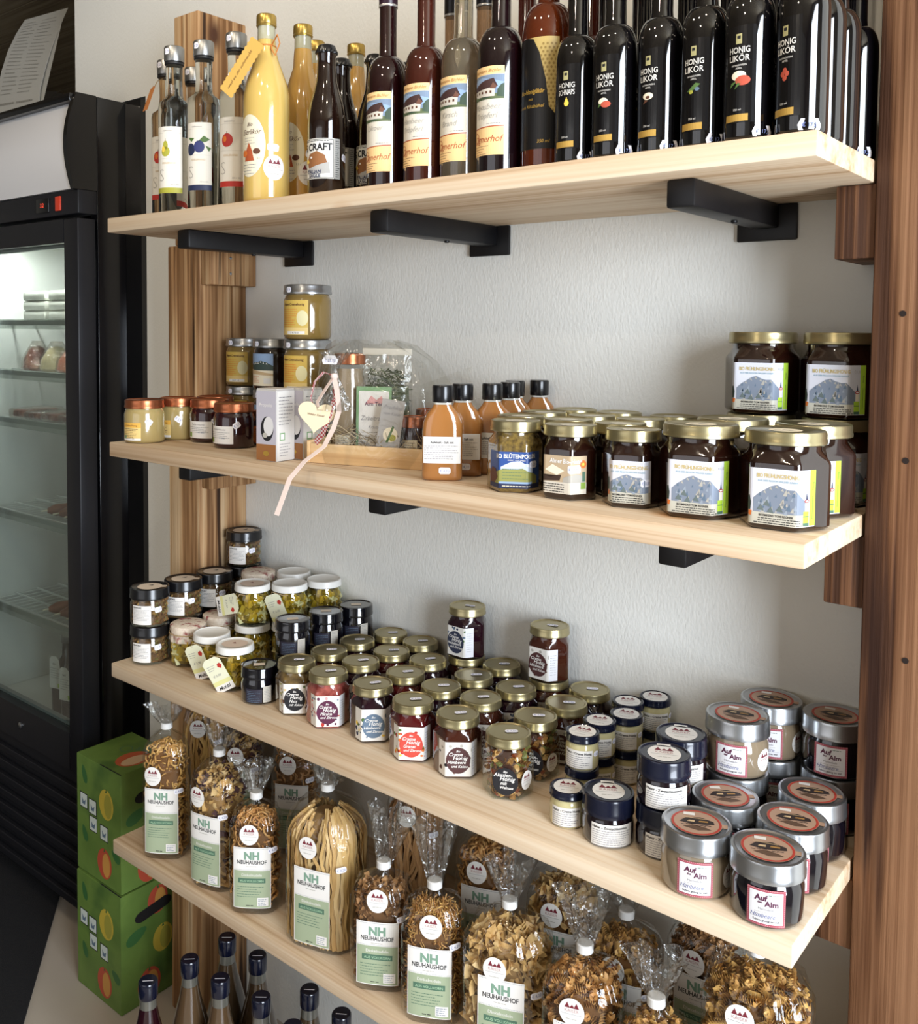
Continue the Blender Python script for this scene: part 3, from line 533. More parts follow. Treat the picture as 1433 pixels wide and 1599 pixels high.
# -- cream-honey jars
CA = 0.0295; CH = 0.080
def script(a, words, x, y, m, h=5.6, lead=5.4, jit=0):
    for i, wd in enumerate(words): a.text(wd, x+(0, -3, 3, -2, 2)[i % 5], y-i*lead*(0.85 if i else 0.75), h*(0.62, 1.05, 1.25, 0.95, 0.8)[i % 5], m, 4, bold=0.018, shear=0.28, maxw=27)
def cream(key, cont, circ, deco, words, back, chunky=None, side_em=False):
    def f(t):
        lathe('honey_glass', hexbody(CA, CH, 0.0265), cont if not chunky else glassc, t, n=60, phase=math.radians(-90), sharp=60)
        if chunky: chunky(t)
        lathe('lid', lid_levels(0.0302, 0.013, CH-0.013), goldlid, t, n=44)
        sf = wrap(CA, 1, 0, math.radians(-90), math.radians(-90)); a = Art()
        if back:
            a.rect(-33, 4, 33, 51, back, 0); r = random.Random(key)
            for i in range(34):
                x = r.uniform(-31, 31); y = r.uniform(6, 49); s = r.uniform(1.3, 3.2); a.ell(x, y, s, s*r.uniform(0.6, 1.3), deco[i % len(deco)], 1, 9)
            a.rect(19, 4, 33, 51, mat('label_white_side', 'e0dfe2', 0.55), 2); a.lines(21, 32, 42, 9, 3.6, grey, 0.7)
        a.ell(0, 26, 16.4, 18.0, circ, 2, 36); script(a, words, 0, 37.5, white, 6.4, 6.2)
        if side_em: emblem(a, 34, 24, 11)
        a.build('label', sf, t, step=2.2); price(t, flat_top(CH-0.0012), 4, 2, '\u20ac 7,90', 17, 8, 0.25)
    return Kind('cream_honey_jar', 'jar', 'gold-lidded cream honey jars', f)
def chunks(t, cols, n, lo, hi, rad, size, seed, shape='blob', core=None, zs=None, hexed=1.0, phase=math.radians(-90)):
    r = random.Random(seed); V = []; F = []; I = []
    for i in range(n):
        th = r.uniform(0, 2*PI); z = r.uniform(lo, hi); q = rad*hexr(th-phase, hexed)*r.uniform(0.82, 0.97)-size*0.5; c = Vector((q*math.cos(th), q*math.sin(th), z))
        rot = Matrix.Rotation(r.uniform(0, 6), 3, Vector((r.uniform(-1, 1), r.uniform(-1, 1), r.uniform(-1, 1))).normalized()); b = len(V); s = size*r.uniform(0.7, 1.15)
        if shape == 'cube':
            P = [(x, y, k) for x in (-1, 1) for y in (-1, 1) for k in (-1, 1)]; Q = [(0, 1, 3, 2), (4, 6, 7, 5), (0, 4, 5, 1), (2, 3, 7, 6), (0, 2, 6, 4), (1, 5, 7, 3)]
            V += [c+rot@(Vector(p)*s*0.5) for p in P]
        else:
            P = [(1, 0, 0), (-1, 0, 0), (0, 1, 0), (0, -1, 0), (0, 0, 0.6), (0, 0, -0.6), (.6, .6, .3), (-.6, .6, -.3), (.6, -.6, .35), (-.6, -.6, .3)]; Q = [(0, 6, 4), (0, 5, 6), (6, 2, 4), (6, 5, 2), (2, 7, 4), (2, 5, 7), (7, 1, 4), (7, 5, 1), (1, 9, 4), (1, 5, 9), (9, 3, 4), (9, 5, 3), (3, 8, 4), (3, 5, 8), (8, 0, 4), (8, 5, 0)]
            V += [c+rot@(Vector(p)*s*0.55) for p in P]
        F += [tuple(b+k for k in f) for f in Q]; I += [i % len(cols)]*len(Q)
    o = obj('chunks', V, F, cols, t, smooth=False, idx=I, kind='stuff')
    if core: lathe('filling', [(rad*0.78, lo-0.002), (rad*0.82, lo), (rad*0.82, hi), (rad*0.6, hi+0.003)], core, t, n=24)
nutc = [mat('walnut', '9a6a34', 0.45), mat('walnut_dark', '5e3a1a', 0.5), mat('walnut_pale', 'c0955a', 0.45), mat('seed_green', '6b6a34', 0.5), mat('nut_red', '8a3c1c', 0.45)]
walnut_fill = lambda t: chunks(t, nutc, 330, 0.004, 0.062, CA, 0.011, 5, core=amber)
deco_dark = [brown, stone, ink]; deco_berry = [navyp, slate, yellow, leafg]; deco_red = [red, orange, leafg, yellow]; deco_pink = [pink, plum, slate, red]; deco_nut = [leafg, brown, olive, tan]
lw_ = mat('label_white', 'dedad2', 0.5); ch_nut = mat('honey_nut', '4a3a22', 0.12, coat=1, var=['7a6238'], vscale=90); ch_pink = mat('honey_pink', '6a2a26', 0.12, coat=1, var=['a85a50'], vscale=70); ch_blue = mat('honey_blueberry', '200a14', 0.10, coat=1); ch_red = mat('honey_currant', '4a0d10', 0.10, coat=1); ch_brown = mat('honey_brown', '3c1a10', 0.12, coat=1)
cr = {'nut': cream(11, ch_nut, ink, deco_nut, ['Bio', 'Creme', 'Honig', 'Nuss', 'mit Kakao'], lw_), 'pink': cream(12, ch_pink, plum, deco_pink, ['Bio', 'Creme', 'Honig', 'Pfirsich', 'und Zitrone'], lw_), 'blue': cream(13, ch_blue, slate, deco_berry, ['Bio', 'Creme', 'Honig', 'Himbeere', 'und Zitrone'], lw_), 'red': cream(14, ch_red, mat('print_coral', 'c2463a', 0.5), deco_red, ['Bio', 'Creme', 'Honig', 'Granat', 'und Zitrone'], lw_), 'brown': cream(15, ch_brown, mat('print_cocoa', '4a2a2a', 0.5), deco_dark, ['Bio', 'Creme', 'Honig', 'Himbeere', 'und Kakao'], lw_), 'walnut': cream(16, ch_nut, ink, None, ['Bio', 'Akazien-', 'Honig', 'mit', 'Walnuss'], None, walnut_fill, True), 'navy': cream(17, ch_blue, mat('print_midnight', '2c3246', 0.5), deco_berry, ['Bio', 'Creme', 'Honig', 'Heidelbeere', 'und Zitrone'], lw_)}
# -- round jars
def roundjar(r, H, lr, lh, body, lidm, artfn, nfil=None, glass=False, lidart=None, th=0.0, extra=None, lev=None):
    def f(t):
        B = [(r*0.86, 0), (r*0.96, 0.0018), (r, 0.006), (r, H-lh-0.010), (r*0.94, H-lh-0.004), (r*0.90, H-lh), (r*0.90, H-lh*0.6)]
        lathe('glass_jar', B, glassc if glass else body, t, n=44, sharp=60)
        if nfil: nfil(t)
        lathe('lid', lid_levels(lr, lh, H-lh), lidm, t, n=44)
        if artfn: a = Art(); artfn(a); a.build('label', wrap(r, 0, 0, -PI/2+math.radians(th)), t, step=2.5)
        if lidart: a = Art(); lidart(a); a.build('lid_sticker', flat_top(H-0.0014), t)
        if extra: extra(t)
    return f
def alm_label(a):
    a.rect(-19, 4, 19, 42, mat('label_check', '9c4a56', 0.6), 0); r = 0
    for i in range(19):
        for y in (4.6, 41.0): a.rect(-18.6+i*2, y, -17.8+i*2, y+0.7, pink, 1)
    for i in range(18):
        for x in (-18.5, 17.8): a.rect(x, 6+i*2, x+0.7, 6.8+i*2, pink, 1)
    a.rect(-16.4, 6.6, 16.4, 39.4, mat('label_ivory', 'dbd9da', 0.55), 1)
    a.text('Auf', -5, 30.5, 8, plum, 3, bold=0.04, shear=0.1); a.text('der', -6, 27.4, 3.4, plum, 3, bold=0.03); a.text('Alm', 5, 25, 8, plum, 3, bold=0.03); a.lines(2, 12, 36.4, 1, 1, dgreen, 0.7)
    a.text('Marmelade', 0, 20.6, 3.4, grey, 3); a.lines(-11, 11, 18, 2, 2.2, stone, 0.5); a.rect(-14, 12.6, 14, 12.9, grey, 2); a.text('Himbeere', -3, 13, 6, mat('pen_blue', '6a6f96', 0.6), 3, shear=0.35); a.text('Schon genug ist viel', 0, 8.8, 3.2, ink, 3, bold=0.01, maxw=29)
def alm_lid(a):
    a.ell(0, 0, 27, 27, mat('lid_tan', 'a98a74', 0.5), 0, 40); a.ring(0, 0, 24, 26.5, mat('lid_ring_red', 'a8382c', 0.5), 1, 40); a.poly([(-18, -2), (-12, 7), (4, 12), (18, 6), (19, 0), (8, -3), (-6, -5)], mat('lid_hut', '2e2422', 0.55), 2); a.poly([(-14, -12), (-4, -6), (10, -9), (16, -13), (2, -17)], mat('lid_fence', '5a4434', 0.55), 2); a.poly([(-10, 0), (-2, 0), (-2, 4), (-8, 3)], tan, 3); a.poly([(2, 1), (12, 2), (12, 5), (3, 4)], mat('lid_gold', 'a07840', 0.5), 3)
    for k in range(6): a.rect(-16+k*5, -8+(k % 3)*1.5, -12+k*5.5, -7+(k % 3)*1.5, ink, 2)
    a.rect(-15, 8, 10, 8.8, tan, 3); a.poly([(24, -4), (37, -5), (37, 4), (24, 4)], mat('lid_tan', 'a98a74'), 0); a.rect(-14, 14, -2, 20, white, 3)
AR, AH = 0.0368, 0.068
almdark = Kind('jam_jar', 'jar', 'silver-lidded jam jars', roundjar(AR, AH, 0.0382, 0.0215, mat('dark_jam', '0c0a12', 0.10, coat=1.0), silver, alm_label, lidart=alm_lid))
almpale = Kind('jelly_jar', 'jar', 'silver-lidded jam jars', roundjar(AR, AH, 0.0382, 0.0215, mat('pale_jelly', '867660', 0.10, coat=1.0), silver, alm_label, lidart=alm_lid, extra=lambda t: (lambda a: (emblem(a, 44, 22, 12), a.build('side_sticker', wrap(AR), t, step=2.5)))(Art())))
def txtlab(x0, x1, y0, y1, title, n=7, m=None, tm=None):
    def f(a):
        a.rect(x0, y0, x1, y1, m or white, 0); a.text(title, x0+1.5, y1-5.2, 4.2, tm or ink, 3, 'l', bold=0.02, maxw=(x1-x0)-3); a.lines(x0+1.5, x1-1.5, y1-8.2, n, 2.6, grey, 0.75)
    return f
WR, WH = 0.0215, 0.0452
whitej = Kind('honey_sample_jar', 'jar', 'small pale honey jars with navy lids', roundjar(WR, WH, 0.0222, 0.0105, mat('pale_honey', 'bdb284', 0.12, coat=1.0), navy, txtlab(-19, 19, 4, 27, 'Natur - Creme Honig', 7), lidart=lambda a: emblem(a, 0, 0, 17), extra=lambda t: price(t, wrap(WR), 25, 22, '\u20ac 4,20', 9, 7)))
navyj = Kind('plum_jam_jar', 'jar', 'dark jars with domed navy lids', roundjar(0.0305, 0.057, 0.0310, 0.023, mat('plum_jam', '150a12', 0.10, coat=1.0), navy, txtlab(-22, 30, 3, 29, 'Natur - Zwetschkenmus', 8), lidart=lambda a: (emblem(a, 0, 0, 19), a.rect(-8, 18, 8, 25, white, 0))))
def spice_fill(t): chunks(t, [mat('spice_a', '8f6236', 0.8), mat('spice_b', 'a8804a', 0.8), mat('spice_c', '5a3c20', 0.8), mat('spice_d', '7c7040', 0.8)], 300, 0.005, 0.044, 0.0345, 0.008, 9, core=mat('spice_core', '6a4a2a', 0.9), hexed=0)
spice = Kind('spice_jar', 'jar', 'black-lidded spice jars', roundjar(0.0345, 0.068, 0.0355, 0.019, None, blackp, lambda a: (txtlab(-27, 9, 6, 40, 'GEW\u00dcRZ', 8)(a), ), spice_fill, True, lidart=lambda a: (a.ell(0, 0, 22, 22, mat('lid_kraft', 'd8c8b4', 0.6), 0, 32), a.poly([(-4, 6), (6, 12), (4, 4)], ink, 1), a.rect(16, -6, 32, 6, MATS['lid_kraft'], 0)), extra=lambda t: price(t, wrap(0.0345), 22, 32, '\u20ac 5,90', 13, 10, 0.15)))
def feta_fill(t):
    chunks(t, [mat('feta_oil', 'a0841c', 0.35), mat('feta_gold', 'bb982c', 0.35), mat('feta_white', 'cfc690', 0.4), mat('feta_olive', '756016', 0.4)], 150, 0.007, 0.054, 0.0318, 0.0125, 4, 'cube', core=mat('oil', '665010', 0.3), hexed=0)
def feta_tag(t, rot, dx, dz, tilt):
    g = bpy.data.objects.new('hang_tag', None)
    a = Art(); P = [(-14, -24), (14, -24), (14, 20), (8, 25), (-8, 25), (-14, 20)]; a.poly(P, mat('tag_ivory', 'd9d8bc', 0.6), 0); a.rect(-14, -20, 14, -8, mat('tag_yellow', 'd4d090', 0.6), 1); a.rect(-14, -24, 14, -14, white, 2); a.text('Mubbl', 0, -21, 7, ink, 3, bold=0.02, shear=0.2, maxw=24); a.poly([(5, 10), (9, 7), (12, 11), (10, 15), (6, 14)], red, 3); a.lines(-10, 2, 14, 3, 3, grey, 0.7); a.text('\u20ac 5,90', -2, -2, 4.5, grey, 3, shear=0.3)
    c, s = math.cos(tilt), math.sin(tilt); ux = Vector((c, -0.10, s)); vx = Vector((-s, -0.10, c)); o = Vector((dx, -0.0375, dz)); cc = Matrix.Rotation(rot, 3, 'Z')
    a.V = [(x*1.25, y*1.25, l) for x, y, l in a.V]; a.build('hang_tag', plane(cc@o, cc@ux, cc@vx), t); up = cc@(o+vx*0.028)
    tube('tag_string', [up, up+Vector((0, 0, 0.008)), cc@Vector((0.0, -0.0335, 0.058)), cc@Vector((0.012, -0.0315, 0.058))], 0.0007, mat('jute', 'a48c66', 0.9), t, n=5)
def feta(tagged=None, sticker=True):
    return roundjar(0.0322, 0.0725, 0.0325, 0.0125, None, whitelid, None, feta_fill, True, lidart=(lambda a: (a.ell(0, 0, 22, 20, mat('lid_blush', 'd3bfae', 0.6), 0), a.poly([(-5, 2), (0, 7), (2, 0)], dred, 1))) if sticker else None, extra=(lambda t: feta_tag(t, *tagged)) if tagged else None)
fetas = [Kind('feta_jar', 'jar', 'white-lidded jars of feta in oil', feta(q, s)) for q, s in ((None, False), ((-0.22, -0.016, 0.030, 0.5), True), ((-0.62, -0.026, 0.036, -1.25), True), ((-0.30, -0.006, 0.030, 0.38), False))]
def cloth_jar(t):
    feta_fill(t); lathe('glass_jar', [(0.028, 0), (0.0322, 0.006), (0.0322, 0.052), (0.029, 0.058), (0.029, 0.064)], glassc, t, n=40, sharp=60)
    V, F = loft([(0.0328, 0.044), (0.0325, 0.052), (0.0305, 0.058), (0.0325, 0.064), (0.0318, 0.0715), (0.028, 0.0735), (0.0002, 0.0738)], 60, wob=lambda th, li: 0.028*math.sin(11*th)*(1, .8, .3, .15, .05, 0, 0)[li]); obj('cloth_cover', V, F, mat('printed_cloth', 'c9b8a4', 0.9, var=['d8cbb8', '8a3a38'], vscale=70), t)
    tube('cloth_string', [(0.0335*math.cos(a*PI/12), 0.0335*math.sin(a*PI/12), 0.058) for a in range(25)], 0.0009, mat('jute', 'a48c66'), t, n=6)
cloth = Kind('feta_jar', 'jar', 'cloth-covered jars', cloth_jar)
def dark_lab(a): a.rect(-24, 4, 4, 26, mat('label_aubergine', '25222f', 0.5), 0); a.lines(-21, 2, 22, 7, 2.8, slate, 0.7); a.rect(6, 4, 20, 30, mat('label_greige', 'b8b1a4', 0.6), 0); a.lines(7.5, 18.5, 27, 9, 2.5, grey, 0.6)
darkj = Kind('dark_spread_jar', 'jar', 'blackish jars with black lids', roundjar(0.0298, 0.058, 0.0302, 0.018, mat('black_glass', '0a0910', 0.08, coat=1.0), mat('black_gloss_lid', '0a0a10', 0.15, coat=0.8), dark_lab, lidart=lambda a: (a.poly([(-9, -6), (9, -6), (9, 6), (-9, 6)], MATS['lid_kraft'] if 'lid_kraft' in MATS else white, 0))))
# -- copper lids
def cop(body, artfn, r=0.0355, extra=None): return roundjar(r, 0.076, r*0.98, 0.0155, body, copper, artfn, th=-22, extra=extra)
def yl(title): 
    def f(a): a.rect(-27, 5, 12, 36, mat('label_straw', 'd8bc78', 0.55), 0); a.rect(-27, 28, 12, 36, mat('label_amber', 'd9a648', 0.5), 1); a.text(title, -7, 30, 4.6, brown, 3, maxw=34); a.lines(-24, 8, 25, 7, 2.8, brown, 0.7); a.rect(-27, 5, 12, 9, white, 1); a.rect(-24, 8, -18, 14, green, 2)
    return f
def wl_(title):
    def f(a): a.rect(-30, 8, 22, 38, white, 0); a.text(title, -4, 31, 4.0, grey, 3, maxw=44); a.lines(-26, 18, 27, 4, 3, grey, 0.7); a.rect(-27, 10, -19, 18, MATS['print_bio'], 2); a.text('4 1 2023', 2, 17, 3.6, slate, 3)
    return f
pale_c = mat('cream_honey', 'a08c5a', 0.18, coat=1.0)
cop_cream = Kind('honey_jar', 'jar', 'copper-lidded jars', cop(pale_c, yl('Creme-Honig'), extra=lambda t: price(t, wrap(0.0355), 12, 38, '\u20ac 5,9', 13, 10, -0.6)))
cop_red = Kind('jam_jar', 'jar', 'copper-lidded jars', cop(mat('berry_jam', '2a0c12', 0.12, coat=1.0), wl_('Marille-Holunder'), extra=lambda t: price(t, wrap(0.0355), 14, 40, '\u20ac 5,9', 13, 10, 0.6)))
tinyj = Kind('small_syrup_jar', 'jar', 'copper-lidded jars', roundjar(0.0185, 0.060, 0.0188, 0.015, mat('berry_jam', '2a0c12'), copper, lambda a: (a.rect(-14, 4, 14, 34, orange, 0), a.lines(-11, 11, 28, 6, 3.4, brown, 0.7))))
# -- tall silver-lidded honey
def sil(body, artfn): return roundjar(0.0405, 0.0925, 0.0412, 0.0165, body, silver, artfn, th=-14, extra=lambda t: price(t, wrap(0.0413, 0, 0.0925-0.009), -24, 0, '\u20ac 9', 11, 9))
def sl_a(a): a.rect(-34, 8, 22, 66, mat('label_sun', 'caa950', 0.45), 0); a.rect(-34, 8, 22, 20, MATS['label_straw'], 1); a.ell(12, 36, 10, 13, mat('label_haze', 'd9cfa0', 0.5), 1); a.text('Alpen-Cremehonig', -6, 57, 5.6, brown, 3, maxw=48, bold=0.02); a.lines(-30, 4, 50, 9, 3.6, orange, 0.9); a.rect(-18, 9, 16, 14, white, 2); a.text('1 4 7 5 0', -2, 10, 4.4, ink, 3)
def sl_b(a): a.rect(-34, 8, 20, 66, offw, 0); a.rect(-34, 36, 20, 66, sky, 1); mountains(a, -34, 20, 36, 54, mat('print_pines', '3a4a44', 0.55), 6, white, 2); a.poly([(-34, 38), (20, 30), (20, 26), (-34, 30)], tan, 3); a.lines(-30, -8, 24, 4, 3.4, orange, 0.8); a.rect(2, 12, 16, 22, white, 2)
sil_gold = Kind('honey_jar', 'jar', 'tall silver-lidded honey jars', sil(mat('golden_honey', '7c6434', 0.12, coat=1.0), sl_a)); sil_dark = Kind('honey_jar', 'jar', 'tall silver-lidded honey jars', sil(mat('forest_honey', '1a0f0a', 0.12, coat=1.0), sl_b))
# -- flat juice flask
def flask(t):
    lv = [(0.025, 0.012, 0), (0.0270, 0.0145, 0.002), (0.0276, 0.015, 0.006), (0.0276, 0.015, 0.066), (0.0265, 0.0147, 0.078), (0.022, 0.0145, 0.090), (0.0145, 0.0125, 0.099), (0.0125, 0.0122, 0.103)]
    def sh(lv, n=44):
        V = []; F = []
        for rx, ry, z in lv:
            for i in range(n): c, s = math.cos(2*PI*i/n), math.sin(2*PI*i/n); e = 0.62; V.append((rx*abs(c)**e*(1 if c > 0 else -1), ry*abs(s)**e*(1 if s > 0 else -1), z))
        for l in range(len(lv)-1):
            for i in range(n): a = l*n+i; b = l*n+(i+1) % n; F.append((a, b, b+n, a+n))
        F.append(tuple(range(n-1, -1, -1))); F.append(tuple(range((len(lv)-1)*n, len(lv)*n))); return V, F
    V, F = sh(lv); obj('juice', V, F, mat('apricot_juice', '9c6836', 0.12, coat=1.0, sss=0.15), t, sharp=50)
    V, F = sh([(0.0124, 0.0121, 0.1032), (0.012, 0.012, 0.112)]); obj('glass_neck', V, F, mat('cloudy_glass', 'b9b6ac', 0.1, coat=1.0), t)
    lathe('cap', [(0.0142, 0.106), (0.0146, 0.107), (0.0146, 0.127), (0.0136, 0.129), (0.0002, 0.1292)], blackp, t, n=30)
    a = Art(); a.rect(-25, 24, 25, 60, white, 0); a.text('Apfelsaft - Saft mit', 0, 51, 4.2, ink, 3, bold=0.02, maxw=48); a.lines(-24, 24, 47, 7, 2.9, grey, 0.8)
    a.build('label', lambda u, v, off: Vector((u, -0.0148-off-0.0004+0.0022*(abs(u)/0.026)**6, v)), t, step=3); price(t, lambda u, v, off: Vector((u, -0.0150-off, v)), 4, 14, '\u20ac 4,10', 16, 9)
juice = Kind('juice_flask', 'bottle', 'small flat juice flasks with black caps', flask)
# ------------------------------------------------------------------ bottles of the top shelf
def bottle_levels(r, hs, hd, rn, hn, H):     # body up to hs, dome to hd, neck to H
    L = [(r*0.86, 0), (r*0.97, 0.002), (r, 0.006), (r, hs)]
    for i in range(1, 8):
        a = i/7*PI/2; L.append((rn+(r-rn)*math.cos(a)**0.9 if i < 7 else rn*1.06, hs+(hd-hs)*math.sin(a)))
    return L+[(rn, hd+0.008), (rn, H)]
clear_spirit = mat('clear_spirit_glass', 'f2f6f2', 0.02, trans=1.0, ior=1.36)
def schnapps(fruit, band, tagged=False):
    def f(t):
        r = 0.0272; lathe('glass_body', [(r*0.9, 0), (r, 0.004), (r, 0.185), (r*0.97, 0.193), (0.0165, 0.201), (0.0145, 0.207), (0.0135, 0.225), (0.0142, 0.252), (0.0142, 0.258)], clear_spirit, t, n=48, sharp=50)
        lathe('collar', [(0.0148, 0.2575), (0.0165, 0.259), (0.0165, 0.262), (0.0148, 0.2635)], mat('seal_black', '1a1a1c', 0.4), t, n=36); lathe('stopper', [(0.0168, 0.2636), (0.0172, 0.265), (0.0172, 0.287), (0.016, 0.289), (0.0002, 0.289)], mat('brushed_steel', '9c9c9a', 0.35, 0.9), t, n=36)
        price(t, wrap(0.0172, 0, 0), -6, 279, '\u20ac 29', 10, 10); a = Art(); a.rect(-25, 38, 25, 150, mat('label_chalk', 'ddd8cc', 0.6), 0); a.rect(-25, 38, 25, 47, band, 1)
        a.text('Edelbrennerei', 0, 142, 3.2, grey, 3); a.rect(-22, 139, 22, 139.3, stone, 1); fruit(a); a.rect(-22, 96, 22, 96.3, stone, 1); a.text('EDELBRAND', 2, 87, 4.4, tan, 3); a.text('S', -12, 58, 30, stone, 3, maxw=14, bold=-0.02); a.text('350 ml 40%', 12, 51, 3, grey, 3); a.build('label', wrap(r), t, step=3)
        if tagged:
            g = Art(); g.poly([(-12, -22), (10, -26), (14, 14), (4, 20), (-8, 18)], mat('tag_orange', 'b8743c', 0.7), 0); g.ell(1, 14, 1.2, 1.2, ink, 1, 8); g.build('hang_tag', plane((-0.026, -0.016, 0.222), (0.8, -0.6, 0.2), (0.35, 0, 1)), t); tube('tag_string', [(-0.016, -0.018, 0.238), (-0.012, -0.012, 0.252), (0, -0.0155, 0.254)], 0.0008, MATS.get('jute') or mat('jute', 'a48c66', 0.9), t, n=5)
    return f
def pear(a): a.ell(-4, 108, 8, 8.5, olive, 2); a.ell(-4, 118, 4.6, 8, olive, 2); a.rect(-4.4, 125, -3.6, 130, brown, 3); a.ell(-8, 112, 3, 5, yellow, 3)
def apple(a): a.ell(-4, 113, 10.5, 11, red, 2); a.ell(-8, 115, 3.5, 5, orange, 3); a.rect(-4.4, 122, -3.6, 127, brown, 3)
def plums(a): a.ell(-12, 106, 9, 10, navyp, 2); a.ell(4, 110, 9, 10, mat('print_plumblue', '31386a', 0.5), 3); a.poly([(2, 118), (12, 128), (22, 122), (14, 117)], leafg, 3); a.poly([(14, 112), (24, 108), (20, 102)], leafg, 3); a.poly([(-10, 118), (-18, 126), (-4, 124)], leafg, 3)
sch = {'pear': Kind('schnapps_bottle', 'bottle', 'clear fruit schnapps bottles', schnapps(pear, olive)), 'apple': Kind('schnapps_bottle', 'bottle', 'clear fruit schnapps bottles', schnapps(apple, red)), 'appletag': Kind('schnapps_bottle', 'bottle', 'clear fruit schnapps bottles', schnapps(apple, red, True)), 'plum': Kind('schnapps_bottle', 'bottle', 'clear fruit schnapps bottles', schnapps(plums, navyp))}
def egg(col, deco):
    def f(t):
        r = 0.036 if deco else 0.031
        L = [(r*0.88, 0), (r*0.98, 0.003), (r, 0.008), (r, 0.150), (r*0.985, 0.165), (r*0.90, 0.182), (r*0.70, 0.203), (r*0.50, 0.222), (0.0148, 0.238), (0.0138, 0.250)]
        lathe('liqueur', L, mat('egg_liqueur_'+col, col, 0.12, coat=1.0, sss=0.1), t, n=48, sharp=60); lathe('empty_neck', [(0.0137, 0.2502), (0.0132, 0.272), (0.0145, 0.274)], mat('frosted_neck', 'a8a48a', 0.12, coat=1.0), t, n=36)
        lathe('screw_cap', [(0.0150, 0.270), (0.0158, 0.272), (0.0150, 0.2735), (0.0154, 0.275), (0.0154, 0.286), (0.0142, 0.288), (0.0002, 0.288)], mat('brass_cap', 'b89a52', 0.3, 0.85), t, n=40)
        a = Art(); a.ell(0, 85, 28, 47, mat('label_ecru', 'd9d2ba', 0.6), 0, 40); a.text('Bio', 2, 114, 8, brown, 3, shear=0.4); a.text('Eierlik\u00f6r', 4, 102, 11, brown, 3, shear=0.4, maxw=36); a.lines(-10, 12, 96, 3, 4, stone, 0.9); a.poly([(-10, 62), (10, 62), (6, 78), (0, 90), (-6, 78)], mat('print_rust', 'a8502c', 0.55), 2); a.ell(14, 76, 6, 4.5, brown, 2); a.ell(-10, 74, 6, 5, orange, 2); a.text('0,5 l', 18, 64, 4, grey, 3); a.lines(-14, 14, 56, 4, 4.4, grey, 0.9)
        a.build('label', wrap(r, 0, 0, -PI/2-0.15), t, step=3); b = Art(); emblem(b, 36 if deco else 30, 52, 17); b.build('round_sticker', wrap(r), t, step=3); price(t, wrap(r), 34, 82, '\u20ac 16,50', 18, 11, -0.1)
        if deco:
            g = Art(); P = []; n = 12
            for i in range(n+1): P += [(-13, -34+i*68/n), (-15 if i < n else -13, -34+(i+0.5)*68/n)] if i < n else [(-13, 34)]
            for i in range(n, -1, -1): P += [(11, -34+i*68/n)]+([(13, -34+(i-0.5)*68/n)] if i else [])
            g.poly(P, mat('tag_yellow_card', 'd6ac58', 0.7), 0); g.text('weil es dir schmeckt', 0, -3, 6, brown, 2, rot=PI/2-0.0, shear=0.3, maxw=56); g.V = [(x*1.3, y*1.35, l) for x, y, l in g.V]; g.build('hang_tag', plane((-0.018, -0.036, 0.203), (0.80, -0.15, -0.58), (0.55, 0.16, 0.82)), t)
            tube('tag_ribbon', [(0.0148*math.cos(k), 0.0148*math.sin(k), 0.2405) for k in [i*PI/10 for i in range(21)]], 0.0012, mat('ribbon_orange', 'c07a3a', 0.6), t, n=6); tube('ribbon_loop', [(0.014, -0.005, 0.2405), (0.03, -0.012, 0.252), (0.036, -0.014, 0.238), (0.026, -0.012, 0.222), (0.018, -0.01, 0.232), (0.014, -0.006, 0.240)], 0.0012, MATS['ribbon_orange'], t, n=6)
    return f
eggs = [Kind('egg_liqueur_bottle', 'bottle', 'yellow egg liqueur bottles', egg('c8a95e', True)), Kind('egg_liqueur_bottle', 'bottle', 'yellow egg liqueur bottles', egg('bf944c', False))]
def beer(t):
    r = 0.0278; gl = mat('brown_beer_glass', '180b07', 0.08, coat=1.0); lathe('bottle_glass', [(r*0.88, 0), (r, 0.004), (r, 0.108), (r*0.985, 0.120), (r*0.90, 0.136), (r*0.72, 0.153), (0.0155, 0.170), (0.0138, 0.190), (0.0132, 0.204), (0.0142, 0.207), (0.0142, 0.211)], gl, t, n=44, sharp=60)
    V, F = loft([(0.0135, 0.2105), (0.0160, 0.2108), (0.0162, 0.2125), (0.0142, 0.2185), (0.0128, 0.222), (0.009, 0.2238), (0.0002, 0.224)], 42, wob=lambda th, li: 0.05*math.cos(21*th) if li in (1, 2) else 0); obj('crown_cap', V, F, blackp, t)
    a = Art(); a.rect(-42, 26, 26, 84, mat('label_white_beer', 'd6d4cc', 0.55), 0); a.frame(-41, 27, 25, 83, 0.8, ink, 1); a.text('BIG CRAFT', -8, 67, 14, ink, 3, bold=0.03, maxw=62); a.lines(-34, 20, 80, 1, 2, ink, 1.0); a.poly([(-16, 42), (-20, 52), (-14, 62), (0, 66), (12, 60), (16, 48), (8, 40), (-6, 38)], mat('print_feather', '8a5a34', 0.6), 2); a.poly([(-18, 56), (-26, 54), (-22, 48), (-14, 50)], yellow, 3); a.ell(-10, 57, 2, 1.6, white, 3, 10); a.poly([(-20, 40), (18, 50), (20, 34), (-8, 32)], mat('print_fog', 'a8a6a2', 0.6), 3); a.text('ITALIAN', -6, 34, 7, navyp, 4, bold=0.03, shear=0.1, maxw=34); a.text('EAGLE', -4, 28.4, 7, navyp, 4, bold=0.03, shear=0.1, maxw=30)
    a.rect(27, 26, 36, 84, mat('label_side_grey', '9c9c98', 0.55), 0); a.lines(28, 35, 80, 18, 3, ink, 0.8); a.build('label', wrap(r, 0, 0, -PI/2-0.1), t, step=3); price(t, wrap(r), 44, 58, '\u20ac 3,90', 14, 10, -0.2)
beers = Kind('beer_bottle', 'bottle', 'brown craft beer bottles', beer)
